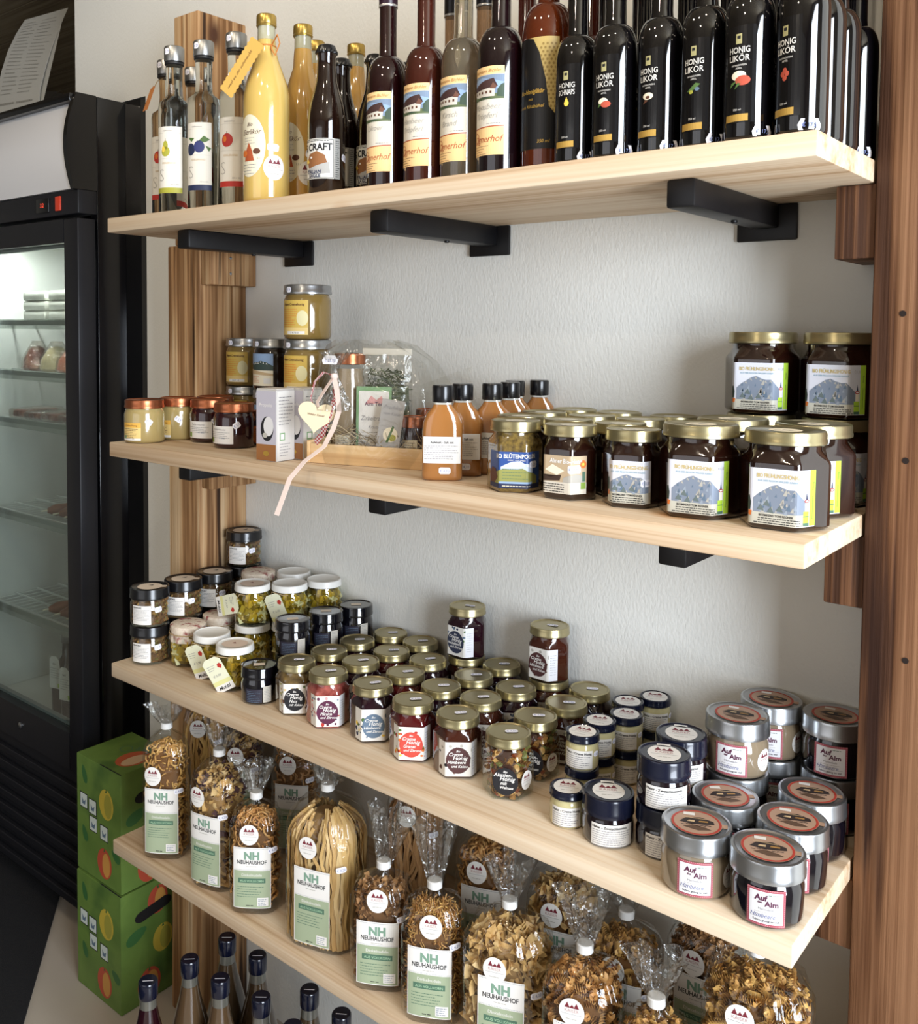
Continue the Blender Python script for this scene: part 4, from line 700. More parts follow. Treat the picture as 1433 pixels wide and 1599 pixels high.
def wine_art(name, two):
    def f(a):
        a.rect(-34, 24, 20, 132, mat('label_parch', 'd4cdbe', 0.6), 0); a.rect(-34, 122, 20, 132, kraft, 1); a.text('Hermann Bichler', -4, 124.6, 6, mat('print_ochre', 'a87434', 0.55), 3, shear=0.3, maxw=46)
        a.rect(-34, 92, 20, 121.5, mat('print_dusk', '75869c', 0.55), 1); a.poly([(-34, 116), (-10, 119), (20, 112), (20, 104), (-34, 104)], sky, 2); a.rect(-34, 92, 20, 98.5, mat('print_turf', '5a6644', 0.55), 3); a.poly([(-26, 96), (8, 95), (9, 106), (-27, 104)], mat('print_facade', 'c9c2b6', 0.55), 4); a.poly([(-33, 103), (-25, 109), (-6, 115), (7, 117), (12, 107), (-8, 104.5), (-24, 103.5)], mat('print_roof', '3e2624', 0.6), 5); a.poly([(6, 112), (11, 107), (9, 104), (2, 105)], mat('print_gable', '6a4638', 0.6), 6); a.poly([(11, 95), (20, 94), (20, 111), (16, 109), (12, 104)], mat('print_spruce', '3a4c3c', 0.55), 5); a.poly([(-34, 93), (-22, 97), (-28, 99), (-34, 98)], mat('print_spruce', '3a4c3c'), 5); a.poly([(-20, 93), (-4, 95.5), (4, 93.4)], mat('print_spruce', '3a4c3c'), 5)
        for k in range(5): a.rect(-22+k*6, 99, -19.6+k*6, 102.0, brown, 6)
        for i, wd in enumerate(name): a.text(wd, -4, 80-i*11, 10, stone, 3, shear=0.3, maxw=44)
        a.lines(-2, 18, 62, 1, 2, grey, 0.8); a.rect(-34, 24, 20, 58, kraft, 1); a.poly([(-34, 58), (20, 60), (20, 58.6), (-34, 56.6)], mat('print_rust', '9c5434', 0.55), 2); a.text('Ognerhof', -2, 40, 12, mat('print_rust', 'a8502c'), 3, shear=0.3, maxw=44); a.ring(-22, 46, 6.4, 7.2, mat('print_rust', 'a8502c'), 3, 20); a.lines(-28, 2, 35, 4, 3.2, brown, 0.6)
    return f
def wine(col, name, cap='2a1420', seal=False, lab=True, tr=0.0):
    def f(t):
        r = 0.0288; g = mat('wine_'+col, col, 0.05, coat=1.0, trans=tr, ior=1.34) if tr else mat('wine_'+col, col, 0.06, coat=1.0)
        L = bottle_levels(r, 0.148, 0.184, 0.0122, 0.225, 0.252); lathe('bottle_glass', L, g, t, n=48, sharp=60); lathe('capsule', [(0.0124, 0.2515), (0.0130, 0.253), (0.0130, 0.312), (0.0142, 0.314), (0.0142, 0.328), (0.012, 0.330), (0.0002, 0.330)], mat('capsule_'+cap, cap, 0.35), t, n=36); lathe('capsule_band', [(0.0131, 0.252), (0.0134, 0.2525), (0.0134, 0.2545), (0.0131, 0.255)], mat('capsule_silver', 'b8b4ae', 0.3, 0.6), t, n=36)
        if lab: a = Art(); wine_art(name, 1)(a); a.build('label', wrap(r), t, step=3)
        if seal: b = Art(); b.ell(0, 250, 13, 13, white, 0); b.ring(0, 250, 11, 12, ink, 1); b.poly([(-6, 246), (-2, 252), (-4, 258), (1, 254), (6, 257), (3, 250), (5, 244), (0, 247)], red, 2); b.build('seal', wrap(0.0134), t, step=2)
    return f
wines = [Kind('liqueur_bottle', 'bottle', 'tall farm liqueur bottles', wine(*q)) for q in (('1c0608', ['Likoer']), ('3a140c', ['Himbeer', 'Tr\u00f6pferl'], '3a1c1c'), ('b0a48c', ['Kirsch', 'Brand'], '141012', True, True, 0.85), ('120509', ['Moosbeer', 'Tr\u00f6pferl'], '3a1218'))]
wineb = [Kind('liqueur_bottle', 'bottle', 'tall farm liqueur bottles', wine(*q)) for q in (('a88462', ['x'], '141012', False, False, 0.7), ('4a1c12', ['x'], '2a1420', False, False))]
def honeyliq(t):
    r = 0.0315; lathe('bottle_glass', bottle_levels(r, 0.162, 0.204, 0.0130, 0.235, 0.262), mat('amber_liqueur', '5e2408', 0.05, coat=1.0, trans=0.35, ior=1.34), t, n=48, sharp=60); lathe('capsule', [(0.0136, 0.26), (0.0138, 0.262), (0.0138, 0.33), (0.012, 0.333), (0.0002, 0.3332)], blackp, t, n=36)
    a = Art(); a.rect(-34, 26, 26, 158, mat('label_honeycomb', 'b39a5c', 0.45), 0)
    for j in range(20):
        for i in range(5): a.ell(4+i*5+(j % 2)*2.5, 62+j*4.6, 1.5, 1.7, mat('print_comb', '8a7038', 0.5), 1, 6)
    a.poly([(-34, 26), (26, 26), (26, 62), (14, 76), (10, 108), (2, 140), (-6, 156), (-14, 158), (-34, 158)], mat('label_coal', '0d0c0e', 0.35), 2); a.text('Bio-Honiglik\u00f6r', -9, 92, 7.5, gold, 4, shear=0.3, bold=0.02, maxw=36); a.text('aus', -9, 84, 5, gold, 4, shear=0.3); a.text('vom Kitzb\u00fchel', -9, 75, 6, gold, 4, shear=0.3, maxw=36); a.text('350 ml', 8, 33, 5.5, gold, 4, shear=0.2); a.build('label', wrap(r), t, step=3)
hliq = Kind('honey_liqueur_bottle', 'bottle', 'honey liqueur bottles', honeyliq)
def blackbottle(l1, l2, deco, lab=True):
    def f(t):
        r = 0.0248; lathe('bottle_glass', bottle_levels(r, 0.122, 0.150, 0.0118, 0.20, 0.300), mat('black_bottle_glass', '060507', 0.05, coat=1.0), t, n=48, sharp=60); lathe('stopper', [(0.0120, 0.2995), (0.0145, 0.301), (0.0145, 0.320), (0.0132, 0.322), (0.0002, 0.322)], blackp, t, n=32)
        a = Art(); a.rect(-22, 18, 11, 114, mat('label_black', '0b0a0c', 0.22, coat=0.4), 0); gp = mat('gold_leaf', 'c09a4c', 0.4, 0.3); wp = mat('print_white', 'd8d4cc', 0.5); a.rect(-19, 19.5, 5, 26.5, gp, 1); a.text('350 ml', -6, 30, 3.0, wp, 2); a.rect(-8.5, 96, -2.5, 106, mat('print_moss', 'a8a070', 0.5), 1); a.rect(-7.2, 101, -3.8, 104, ink, 2)
        a.text(l1, -5, 87, 8.6, wp, 2, bold=0.012, maxw=21); a.text(l2, -5, 79, 8.6, wp, 2, bold=0.012, maxw=21)
        if l2 != 'SCHNAPS': a.text('HONIGWEIN', -5, 74, 2.6, wp, 2, maxw=18); a.text('APFEL', -5, 71, 2.6, wp, 2)
        n0 = len(a.V); deco(a); a.V = a.V[:n0]+[(-5+(x+5)*0.82, 62+(y-77)*0.82+(10 if l2 == 'SCHNAPS' else 0)*0, l) for x, y, l in a.V[n0:]]; a.build('label', wrap(r), t, step=3)
        t2 = Art(); t2.poly([(-10, -5), (10, -5), (11, 0), (8, 6), (-8, 6), (-11, 0)], mat('price_paper', 'eceaf0'), 0); t2.text('\u20ac 17,5', 0, -2, 5.6, MATS.get('price_ink') or mat('price_ink', '6d78a8', 0.6), 1); t2.build('price_tag', lambda u, v, off: wrap(r)(u+0.020, v+0.0085, off+0.0006), t)
    return f
def d_drop(a): a.ell(-4, 86, 3.6, 4.2, yellow, 2, 14); a.poly([(-7, 88), (-1, 88), (-4, 95)], yellow, 2)
def d_apple(a): a.ell(-6, 78, 7, 5, offw, 2); a.ell(-2, 74, 7, 4.4, mat('print_tomato', 'b8503c', 0.5), 3); a.poly([(-14, 70), (-8, 74), (-12, 76)], leafg, 3)
def d_half(a): a.ell(-5, 78, 7.5, 4.6, offw, 2); a.ell(-5, 76.5, 3, 2, brown, 3); a.poly([(-12, 68), (-4, 72), (-9, 74)], brown, 3)
def d_olive(a): a.poly([(-14, 74), (-2, 84), (4, 82), (-6, 74)], leafg, 2); a.ell(-8, 73, 3, 2.4, olive, 3); a.ell(0, 76, 3, 2.4, slate, 3)
def d_big(a): a.ell(-5, 80, 9, 6, offw, 2); a.ell(0, 74, 9, 6, mat('print_tomato', 'b8503c'), 3); a.poly([(-16, 66), (-6, 74), (-14, 72)], leafg, 4); a.poly([(-10, 64), (-2, 70), (-6, 72)], leafg, 4)
def d_berry(a): [a.ell(-5+dx, 74+dy, 3, 3.4, mat('print_tomato', 'b8503c'), 2, 10) for dx, dy in ((0, 4), (-3, 0), (3, 0), (0, -5))]
bl = {k: Kind('black_liqueur_bottle', 'bottle', 'black honey liqueur bottles', blackbottle('HONIG', l2, d)) for k, l2, d in (('drop', 'SCHNAPS', d_drop), ('apple', 'LIK\u00d6R', d_apple), ('half', 'LIK\u00d6R', d_half), ('olive', 'LIK\u00d6R', d_olive), ('big', 'LIK\u00d6R', d_big), ('berry', 'LIK\u00d6R', d_berry))}
# ------------------------------------------------------------------ setting the goods out
ORD = ['first', 'second', 'third', 'fourth', 'fifth', 'sixth', 'seventh', 'eighth', 'ninth', 'tenth']
class Shelf:                                   # collects feet, nudges touching neighbours apart, then builds
    def __init__(s, z, xmin=0.002, xmax=SL-0.002, ymin=0.002, ymax=WALL-0.003): s.z, s.b, s.I = z, (xmin, xmax, ymin, ymax), []
    def add(s, kind, xy, r, label, face=0.0, absrot=None, up=None, h=0.0, fixed=False):
        s.I.append(dict(k=kind, x=xy[0], y=xy[1], r=r, label=label, face=face, rot=absrot, up=up, h=h, fixed=fixed)); return len(s.I)-1
    def settle(s, post=True):
        G = [i for i in s.I if i['up'] is None]
        for it in range(400):
            mv = 0
            for a in range(len(G)):
                for b in range(a+1, len(G)):
                    A, B = G[a], G[b]; dx, dy = B['x']-A['x'], B['y']-A['y']; d = math.hypot(dx, dy) or 1e-6; o = A['r']+B['r']+0.0008-d
                    if o > 0:
                        mv += o; fa, fb = (0, 1) if A['fixed'] else ((1, 0) if B['fixed'] else (0.5, 0.5))
                        A['x'] -= dx/d*o*fa; A['y'] -= dy/d*o*fa; B['x'] += dx/d*o*fb; B['y'] += dy/d*o*fb
            for A in G:
                if A['fixed']: continue
                A['x'] = min(max(A['x'], s.b[0]+A['r']), s.b[1]-A['r']); A['y'] = min(max(A['y'], s.b[2]+A['r']), s.b[3]-A['r'])
            if mv < 1e-5: break
    def build(s):
        s.settle()
        for i in s.I:
            z = s.z+0.0003
            if i['up'] is not None:
                u = s.I[i['up']]; i['x'], i['y'] = u['x'], u['y']; i['z'] = u['z']+u['h']+0.0004; z = i['z']
            i['z'] = z
            if i['k'] is None: continue
            i['k'].put(i['label'], i['x'], i['y'], z, i['rot'] if i['rot'] is not None else facing(i['x'], i['y'])+i['face'])
# ---- top shelf
S = Shelf(SZ[0])
for k, px, py, lab in (('pear', 272, 75, 'clear schnapps bottle with a green pear on its label'), ('appletag', 0, 0, 'clear schnapps bottle with an orange paper tag, leftmost on the top shelf'), ('plum', 318, 66, 'clear schnapps bottle with blue plums on its label'), ('apple', 1, 0, 'clear schnapps bottle half hidden behind the plum bottle'), ('apple', 369, 54, 'clear schnapps bottle with a red apple beside the yellow liqueur')):
    S.add(sch[k], top(0, px, py, 0.289) if py else aty(*((240, 150, 0.105) if k == 'appletag' else (303, 150, 0.165))), 0.0278, lab, -26)
for k, px, py, lab in ((0, 416, 25, 'tall yellow egg liqueur bottle with a zigzag-edged hang tag'), (1, 473, 41, 'slim yellow egg liqueur bottle behind the tagged one'), (1, 493, 66, 'yellow egg liqueur bottle whose gold cap peeks out behind the beer'), (1, 556, 71, 'orange-yellow egg liqueur bottle between the beer bottles and the dark red bottle')):
    S.add(eggs[k], top(0, px, py, 0.288), 0.0365 if k == 0 else 0.0315, lab, -38)
for px, py, lab in ((510, 71, 'brown craft beer bottle in front, bird label fully visible'), (535, 92, 'brown beer bottle behind the front beer, narrow label edge showing'), (584, 86, 'brown beer bottle with its label cut off by the dark red bottle'), (632, 99, 'brown beer bottle whose black cap shows between two tall bottles')):
    S.add(beers, top(0, px, py, 0.224), 0.0284, lab, -24)
for i, (px, y, lab) in enumerate(((605, 0.062, 'tall dark red liqueur bottle with a farmhouse label, next to the beer'), (664, 0.060, 'tall reddish-brown liqueur bottle with a farmhouse label'), (722, 0.062, 'tall clear brandy bottle with a farmhouse label and neck seal'), (784, 0.056, 'tall blackish-red liqueur bottle with the highest-set farmhouse label'))):
    S.add(wines[i], aty(px, 200, y), 0.0292, lab, -30)
for i, (px, y, k, lab) in enumerate(((707, 0.15, 0, 'unlabelled pale bottle behind the clear brandy bottle'), (757, 0.145, 0, 'unlabelled pale bottle with a dark capsule behind the gap between farmhouse bottles'), (822, 0.15, 1, 'reddish bottle behind the large amber honey liqueur'), (925, 0.155, 1, 'reddish-amber bottle behind the first black bottles'))):
    S.add(wineb[k], aty(px, 100, y), 0.0292, lab)
S.add(hliq, aty(856, 150, 0.066), 0.0320, 'large amber honey liqueur bottle with a black and honeycomb label', -22)
for k, px, y, fc, lab in (('drop', 908, 0.048, -18, 'black schnapps bottle with a golden drop on its label'), ('apple', 973, 0.044, -16, 'black liqueur bottle with a small red and white apple, second black bottle in front'), ('half', 1038, 0.046, -20, 'black liqueur bottle with a brown fruit half, third black bottle in front'), ('olive', 1099, 0.044, -16, 'black liqueur bottle with green leaves on its label'), ('big', 1174, 0.040, -12, 'black liqueur bottle with a large apple slice, lettering facing the viewer'), ('berry', 1252, 0.044, -28, 'black liqueur bottle with red berries at the front corner of the shelf'), ('apple', 1300, 0.092, -45, 'black liqueur bottle along the open shelf end, second from the corner'), ('half', 1333, 0.145, -50, 'black liqueur bottle along the open shelf end, third from the corner')):
    S.add(bl[k], aty(px, 120, y), 0.0258, lab, fc)
for i, (px, y) in enumerate(((948, 0.125), (1012, 0.120), (1072, 0.115), (1140, 0.110), (1214, 0.112), (1268, 0.165), (1000, 0.20), (1075, 0.195), (1150, 0.19), (1215, 0.20), (1362, 0.215))):
    S.add(bl['berry' if i == 10 else 'drop'], aty(px, 80, y), 0.0262, 'black bottle in the shadowed rows behind, %s of those standing behind the front row' % ORD[i] if i < 10 else 'dim black liqueur bottle against the brown post at the back', -20)
S.build()
# ---- second shelf
S = Shelf(SZ[1])
S.add(cop_cream, base(1, 226, 691, 0.036), 0.036, 'pale cream honey jar with copper lid at the very shelf end', -8)
S.add(cop_cream, top(1, 277, 620, 0.076), 0.036, 'pale honey jar with copper lid, yellow label partly hidden', -20)
S.add(cop_red, base(1, 328, 692, 0.036), 0.036, 'dark red jam jar with copper lid and tilted price sticker', -8)
S.add(cop_red, aty(334, 640, 0.19), 0.036, 'dark jam jar hidden behind the front copper-lidded jam jar', -10)
S.add(cop_red, aty(378, 640, 0.125), 0.036, 'dark jam jar with copper lid beside the silver-lidded stacks', -16)
S.add(tinyj, base(1, 398, 697, 0.019), 0.019, 'tiny dark jar with an orange label next to the cartons', -10)
iA = S.add(sil_gold, aty(381, 640, 0.262), 0.042, 'bottom silver-lidded jar of the stack by the timber post', -18, h=0.0925); iB = S.add(sil_dark, aty(430, 640, 0.228), 0.042, 'bottom silver-lidded jar of the middle stack', -18, h=0.0925); iC = S.add(sil_dark, aty(480, 640, 0.190), 0.042, 'bottom silver-lidded jar of the three-high stack', -18, h=0.0925)
S.add(sil_gold, (0, 0), 0.042, 'silver-lidded golden honey jar with a yellow text label by the timber post', -16, up=iA)
S.add(sil_dark, (0, 0), 0.042, 'silver-lidded dark honey jar with a mountain landscape label', -20, up=iB)
iC2 = S.add(sil_gold, (0, 0), 0.042, 'silver-lidded golden honey jar in the middle of the three-high stack', -18, up=iC, h=0.0925)
S.add(sil_gold, (0, 0), 0.042, 'silver-lidded golden honey jar topping the three-high stack', -16, up=iC2)
for i, (px, py) in enumerate(((692, 603), (725, 600), (757, 598), (786, 595), (814, 593), (841, 591))):
    xy = base(1, 690, 752, 0.018) if i == 0 else aty(px, 660, 0.082+i*0.043)
    S.add(juice, xy, 0.0222, 'flat orange juice flask with black cap, %s' % ('frontmost of the row' if i == 0 else '%s from the front of the row' % ORD[i] if i < 5 else 'last of the row by the wall'), -2)
S.add(pollen, base(1, 815, 766, SA*1.08), 0.0352, 'small gold-lidded pollen jar with a blue mountain label', -10)
S.add(almh, base(1, 907, 781, SA*1.08), 0.0352, 'small dark honey jar with a sepia label', -34)
S.add(spring, base(1, 999, 797, SA*1.08), 0.0352, 'small dark honey jar with a lilac mountain label', -16)
for i, (px, py) in enumerate(((836, 649), (865, 642), (896, 638.5), (889, 654), (929, 648), (965, 642), (963, 658), (1006, 654), (1044, 649))):
    S.add(backhex, top(1, px, py, 0.088), 0.0352, 'dark gold-lidded honey jar behind the %s, %s' % (('blue pollen jar', 'sepia jar', 'lilac jar')[i//3], ('next to it', 'in the middle row', 'nearest the wall')[i % 3] if i < 9 else ''), -10)
S.add(big, base(1, 1108, 808, 0.043), 0.0460, 'large honey jar with mountain label in front, left of the corner jar', -26)
S.add(big, base(1, 1240, 827, 0.043), 0.0460, 'large honey jar with mountain label at the front corner of the shelf', -26)
S.add(big, aty(1322, 700, 0.160), 0.0460, 'large honey jar with a green label edge beside the brown post', -28)
S.add(big, top(1, 1172, 660, 0.096), 0.0460, 'large honey jar behind the front pair, only its lid showing', -10)
j = S.add(big, aty(1238, 700, 0.255), 0.0460, 'large honey jar carrying the front stacked jar', -10, h=BH); k = S.add(big, aty(1322, 700, 0.262), 0.0460, 'large honey jar carrying the rear stacked jar by the post', -10, h=BH)
S.add(big, (0, 0), 0.044, 'large honey jar stacked on top, mountain label in full view', -26, up=j); S.add(big, (0, 0), 0.044, 'large honey jar stacked on top in the shade of the brown post', -30, up=k)
ctr = Vector(base(1, 430, 722, 0.028)); ctr2 = Vector(base(1, 474, 719, 0.028))
S.add(None, (ctr.x, ctr.y), 0.029, '', fixed=True); S.add(None, (ctr2.x, ctr2.y), 0.029, '', fixed=True)
for q in range(5): S.add(None, (0.462+q*0.035, 0.125+q*0.011), 0.034, '', fixed=True)
for q in range(5): S.add(None, (0.442+q*0.035, 0.172+q*0.011), 0.030, '', fixed=True)
S.build()
# ---- third shelf
S = Shelf(SZ[2])
sp = []
for i, (px, py, y) in enumerate(((225, 909, 0.062), (277, 894, 0.133), (330, 883, 0.205), (372, 872, 0.276))):
    p = aty(px, 1000, y); sp.append(S.add(spice, p, 0.0362, 'black-lidded spice jar at the bottom of the %s stack from the shelf end' % ORD[i], -14, h=0.068)); 
tops = []
for i in range(4): tops.append(S.add(spice, (0, 0), 0.036, 'black-lidded spice jar on top of the %s stack from the shelf end' % ORD[i] if i < 3 else 'black-lidded spice jar in the middle of the highest stack', -12, up=sp[i], h=0.068))
S.add(spice, (0, 0), 0.036, 'black-lidded spice jar topping the highest stack by the timber post', -10, up=tops[3])
S.add(fetas[1], base(2, 367, 1081, 0.033), 0.0345, 'feta jar in front with a tilted ivory tag', -6)
S.add(fetas[3], top(2, 325, 984, 0.0725), 0.0360, 'feta jar with an ivory hang tag beside the spice jars', -10); S.add(cloth, top(2, 297, 970, 0.0725), 0.0362, 'feta jar under a printed cloth cover beside the spice jars', 0); S.add(cloth, top(2, 338, 956, 0.0725), 0.0345, 'feta jar under a cloth cover in the second row', 30)
ups = []
for i, (px, y, lab) in enumerate(((404, 0.180, 'beneath the jar with the sideways tag'), (456, 0.225, 'second from the front in the tall group'), (502, 0.279, 'at the wall end of the tall group'), (415, 0.245, 'in the tall group behind the sideways tag'), (455, 0.282, 'at the back of the tall group'))):
    ups.append(S.add(fetas[0], aty(px, 960, y), 0.0330, 'white-lidded feta jar in the lower layer, %s' % lab, -10, h=0.0725))
for i, lab in enumerate(('white-lidded feta jar with a large sideways ivory tag', 'white-lidded feta jar with a tilted tag, beside the sideways one', 'white-lidded feta jar nearest the wall with yellow cubes in view', 'cloth-topped feta jar at the back of the tall group by the spice jars', 'white-lidded feta jar at the very back of the tall group')):
    S.add((fetas[2], fetas[3], fetas[0], cloth, fetas[0])[i], (0, 0), 0.033, lab, -8, up=ups[i])
dk = []
for i, (xy, lab) in enumerate(((base(2, 405, 1102, 0.030), 'frontmost dark jar beside the tagged feta jar'), (top(2, 457, 963, 0.116), 'lower dark jar, second row'), (top(2, 509, 948, 0.116), 'lower dark jar, third row'), (top(2, 556, 936, 0.116), 'lower dark jar nearest the wall'))): dk.append(S.add(darkj, xy, 0.0306, lab, 0, h=0.058))
for i in (1, 2, 3): S.add(darkj, (0, 0), 0.0306, 'dark jar stacked on top, %s' % ('frontmost of the three', 'middle of the three', 'nearest the wall of the three')[i-1], 4, up=dk[i])
rows = [[(468, 1028), (521, 1044), (588, 1063), (653, 1087), (720, 1109), (798, 1139)], [(523, 1007), (566, 1026), (636, 1042), (694, 1065), (758, 1083), (841, 1111)], [(566, 991), (610, 1009), (673, 1024), (739, 1046), (803, 1066), (881, 1090)], [(607, 978), (653, 992), (718, 1015), (777, 1028), (849, 1050), (916, 1068)]]
cols = ['nut', 'pink', 'blue', 'red', 'brown', 'walnut']; cdesc = ['black round label', 'plum round label and pinkish filling', 'blue-grey round label', 'coral red round label', 'brown round label', 'walnut filling and black round label']; ids = {}
for r_, row in enumerate(rows):
    for c, (px, py) in enumerate(row):
        k = cols[c] if r_ == 0 else ('walnut' if (c == 5 and r_ == 1) else ('navy', 'brown', 'blue', 'red', 'navy', 'brown')[(c+r_) % 6])
        lab = 'gold-lidded cream honey jar with %s, front row' % cdesc[c] if r_ == 0 else 'gold-lidded honey jar in row %s from the front, column %s from the dark jars' % (('two', 'three', 'four')[r_-1], ('one', 'two', 'three', 'four', 'five', 'six')[c])
        ids[r_, c] = S.add(cr[k], top(2, px, py, 0.080), 0.0334, lab, (-6, -2, 3, -4, 2, -6)[c] if r_ == 0 else -4+3*((c*7+r_*5) % 5-2), h=CH)
S.add(cr['navy'], (0, 0), 0.032, 'cream honey jar with navy round label stacked on top by the wall', -38, up=ids[3, 2]); S.add(cr['brown'], (0, 0), 0.032, 'cream honey jar with brown round label stacked on top by the wall', -34, up=ids[3, 4])
S.add(whitej, base(2, 890, 1299, 0.022), 0.0224, 'small pale honey jar with navy lid standing alone in front', -4)
for i, (px, py) in enumerate(((915, 1135), (944, 1117), (975, 1101), (999, 1084), (1023, 1069))):
    u = S.add(whitej, top(2, px, py, 0.0904), 0.0224, 'small pale honey jar in the lower layer, %s pair from the front' % ORD[i], -4, h=WH); S.add(whitej, (0, 0), 0.0224, 'small pale honey jar on top of the %s pair from the front' % ORD[i], (-14, -4, -10, 2, 4)[i], up=u)
nv = S.add(navyj, base(2, 977, 1334, 0.031), 0.0314, 'dark plum jam jar with white label and navy lid in front', 4)
n2 = S.add(navyj, top(2, 1062, 1186, 0.1144), 0.0314, 'lower dark plum jar under the front one of the stacked pair', 4, h=0.057); S.add(navyj, (0, 0), 0.0314, 'dark plum jar with navy lid stacked on top, in front', 2, up=n2)
n3 = S.add(navyj, top(2, 1086, 1156, 0.1144), 0.0314, 'lower dark plum jar under the rear one of the stacked pair', 4, h=0.057); S.add(navyj, (0, 0), 0.0314, 'dark plum jar with navy lid stacked on top, at the back', 2, up=n3)
al = []
for kd, px, py, lab in ((almdark, 1195, 1316, 'dark jam jar with a big silver lid at the front corner'), (almpale, 1082, 1284, 'brownish jelly jar with a silver lid left of the corner jar'), (almdark, 1131, 1235, 'dark silver-lidded jam jar behind the brownish jelly jar'), (almdark, 1243, 1271, 'dark silver-lidded jam jar behind the corner jar'), (almdark, 1269, 1230, 'dark silver-lidded jam jar in the third row by the brown post')): S.add(kd, top(2, px, py, AH), 0.0384, lab, (0, 2, -14, 10, 14)[len(S.I) % 5] if py < 1270 else 0)
for px, py, lw2, lab in ((1161, 1108, 'dark jam jar carrying the pale jelly jar', 'pale jelly jar with a silver lid stacked on top'), (1200, 1081, 'dark jam jar carrying the rear jelly jar', 'pale jelly jar with a silver lid stacked on top at the back by the wall'), (1300, 1110, 'dark jam jar carrying the jar beside the post', 'dark silver-lidded jam jar stacked on top beside the brown post')):
    u = S.add(almdark, top(2, px, py, AH*2), 0.0384, lw2, 0, h=AH); S.add(almdark if px == 1300 else almpale, (0, 0), 0.0384, lab, -10 if px == 1161 else -6, up=u)
S.build()
# ------------------------------------------------------------------ cartons on the second shelf
def small_carton(t):
    s = 0.021; H = 0.110; cb = mat('carton_grey', 'b4b0ac', 0.6); box('carton_box', (-s, -s, 0), (s, s, H), cb, t, bevel=0.0012, smooth=False)
    box('tuck_flap', (-s+0.001, -s+0.001, H+0.0002), (s-0.001, s-0.001, H+0.0016), mat('carton_flap', 'c4beb6', 0.6), t, smooth=False)
    a = Art(); a.rect(-20, 1, 20, 26, mat('carton_brown', '8a5a30', 0.6), 0); a.rect(-20, 26, 20, 108, mat('carton_lilac', 'a9a4ac', 0.6), 0); a.ell(2, 50, 13, 19, ink, 1); a.ell(5, 54, 10, 15, mat('carton_pearl', 'c9c6c4', 0.6), 2); a.ell(-2, 40, 5, 4, stone, 3); a.ell(0, 12, 6, 4, gold, 2); a.text('Propolis', -1, 84, 8, white, 3, maxw=32); a.build('print', plane((0, -s, 0), (1, 0, 0), (0, 0, 1)), t)
    a = Art(); a.rect(-20, 1, 20, 108, mat('carton_white', 'd0ccc6', 0.6), 0); a.lines(-16, 16, 98, 9, 5.2, grey, 1.3); a.rect(-14, 32, -2, 44, green, 1); a.rect(-12, 34, -4, 42, white, 2); a.lines(-14, 12, 26, 5, 4.4, grey, 1.2, seed=4); a.build('print', plane((s, 0, 0), (0, 1, 0), (0, 0, 1)), t)
crt = Kind('folding_carton', 'carton', 'small printed cartons', small_carton)
crt.put('small grey folding carton with a brown foot, nearer the copper jars', ctr.x, ctr.y, SZ[1]+0.0003, facing(ctr.x, ctr.y)-42); crt.put('small grey folding carton beside the gift basket', ctr2.x, ctr2.y, SZ[1]+0.0003, facing(ctr2.x, ctr2.y)-46)
# ------------------------------------------------------------------ gift basket
P0 = onz(487, 722, SZ[1]); P1 = onz(662, 734, SZ[1]); ang = math.atan2(P1.y-P0.y, P1.x-P0.x); LG = 0.185; DG = 0.11; ZB = SZ[1]+0.0003
gb = thing('gift_basket', 'cellophane-wrapped gift basket in a shallow wooden tray with a red-white ribbon', 'gift basket', (P0.x, P0.y, ZB), math.degrees(ang))
pw = wood('tray_wood', ['c79a68', 'dcb684', 'e6c698'], 0, contrast=0.7, bump=0.1)
tr_ = box('tray_floor', (0, 0, 0), (LG, DG, 0.005), pw, gb); tr_['label'] = 'shallow pale wooden tray'
for nm, lo, hi in (('tray_board', (0, -0.006, 0), (LG, 0, 0.030)), ('tray_board', (0, DG, 0), (LG, DG+0.006, 0.030)), ('tray_board', (-0.006, -0.006, 0), (0, DG+0.006, 0.034)), ('tray_board', (LG, -0.006, 0), (LG+0.006, DG+0.006, 0.034))): box(nm, lo, hi, pw, tr_, bevel=0.001)
rr = random.Random(3); V = []; F = []; I = []                    # wood-wool bedding
for i in range(260):
    p = Vector((rr.uniform(0.008, LG-0.008), rr.uniform(0.004, DG-0.008), rr.uniform(0.014, 0.050))); d = rr.uniform(0, 6.3); L = rr.uniform(0.015, 0.04); pts = [p+Vector((math.cos(d+0.5*q)*L*(q-1), math.sin(d+0.5*q)*L*(q-1)*0.6, 0.010*math.sin(q*2+i))) for q in range(3)]
    pts = [Vector((min(max(v.x, 0.003), LG-0.003), min(max(v.y, 0.003), DG-0.003), max(v.z, 0.006))) for v in pts]
    v, f = tube_geo(pts, 0.0006, 3); b = len(V); V += v; F += [tuple(b+k for k in q) for q in f]; I += [i % 2]*len(f)
obj('wood_wool', V, F, [mat('straw_pale', 'b9a888', 0.8), mat('straw_dark', '8f7d5c', 0.8)], gb, smooth=False, idx=I, kind='stuff')
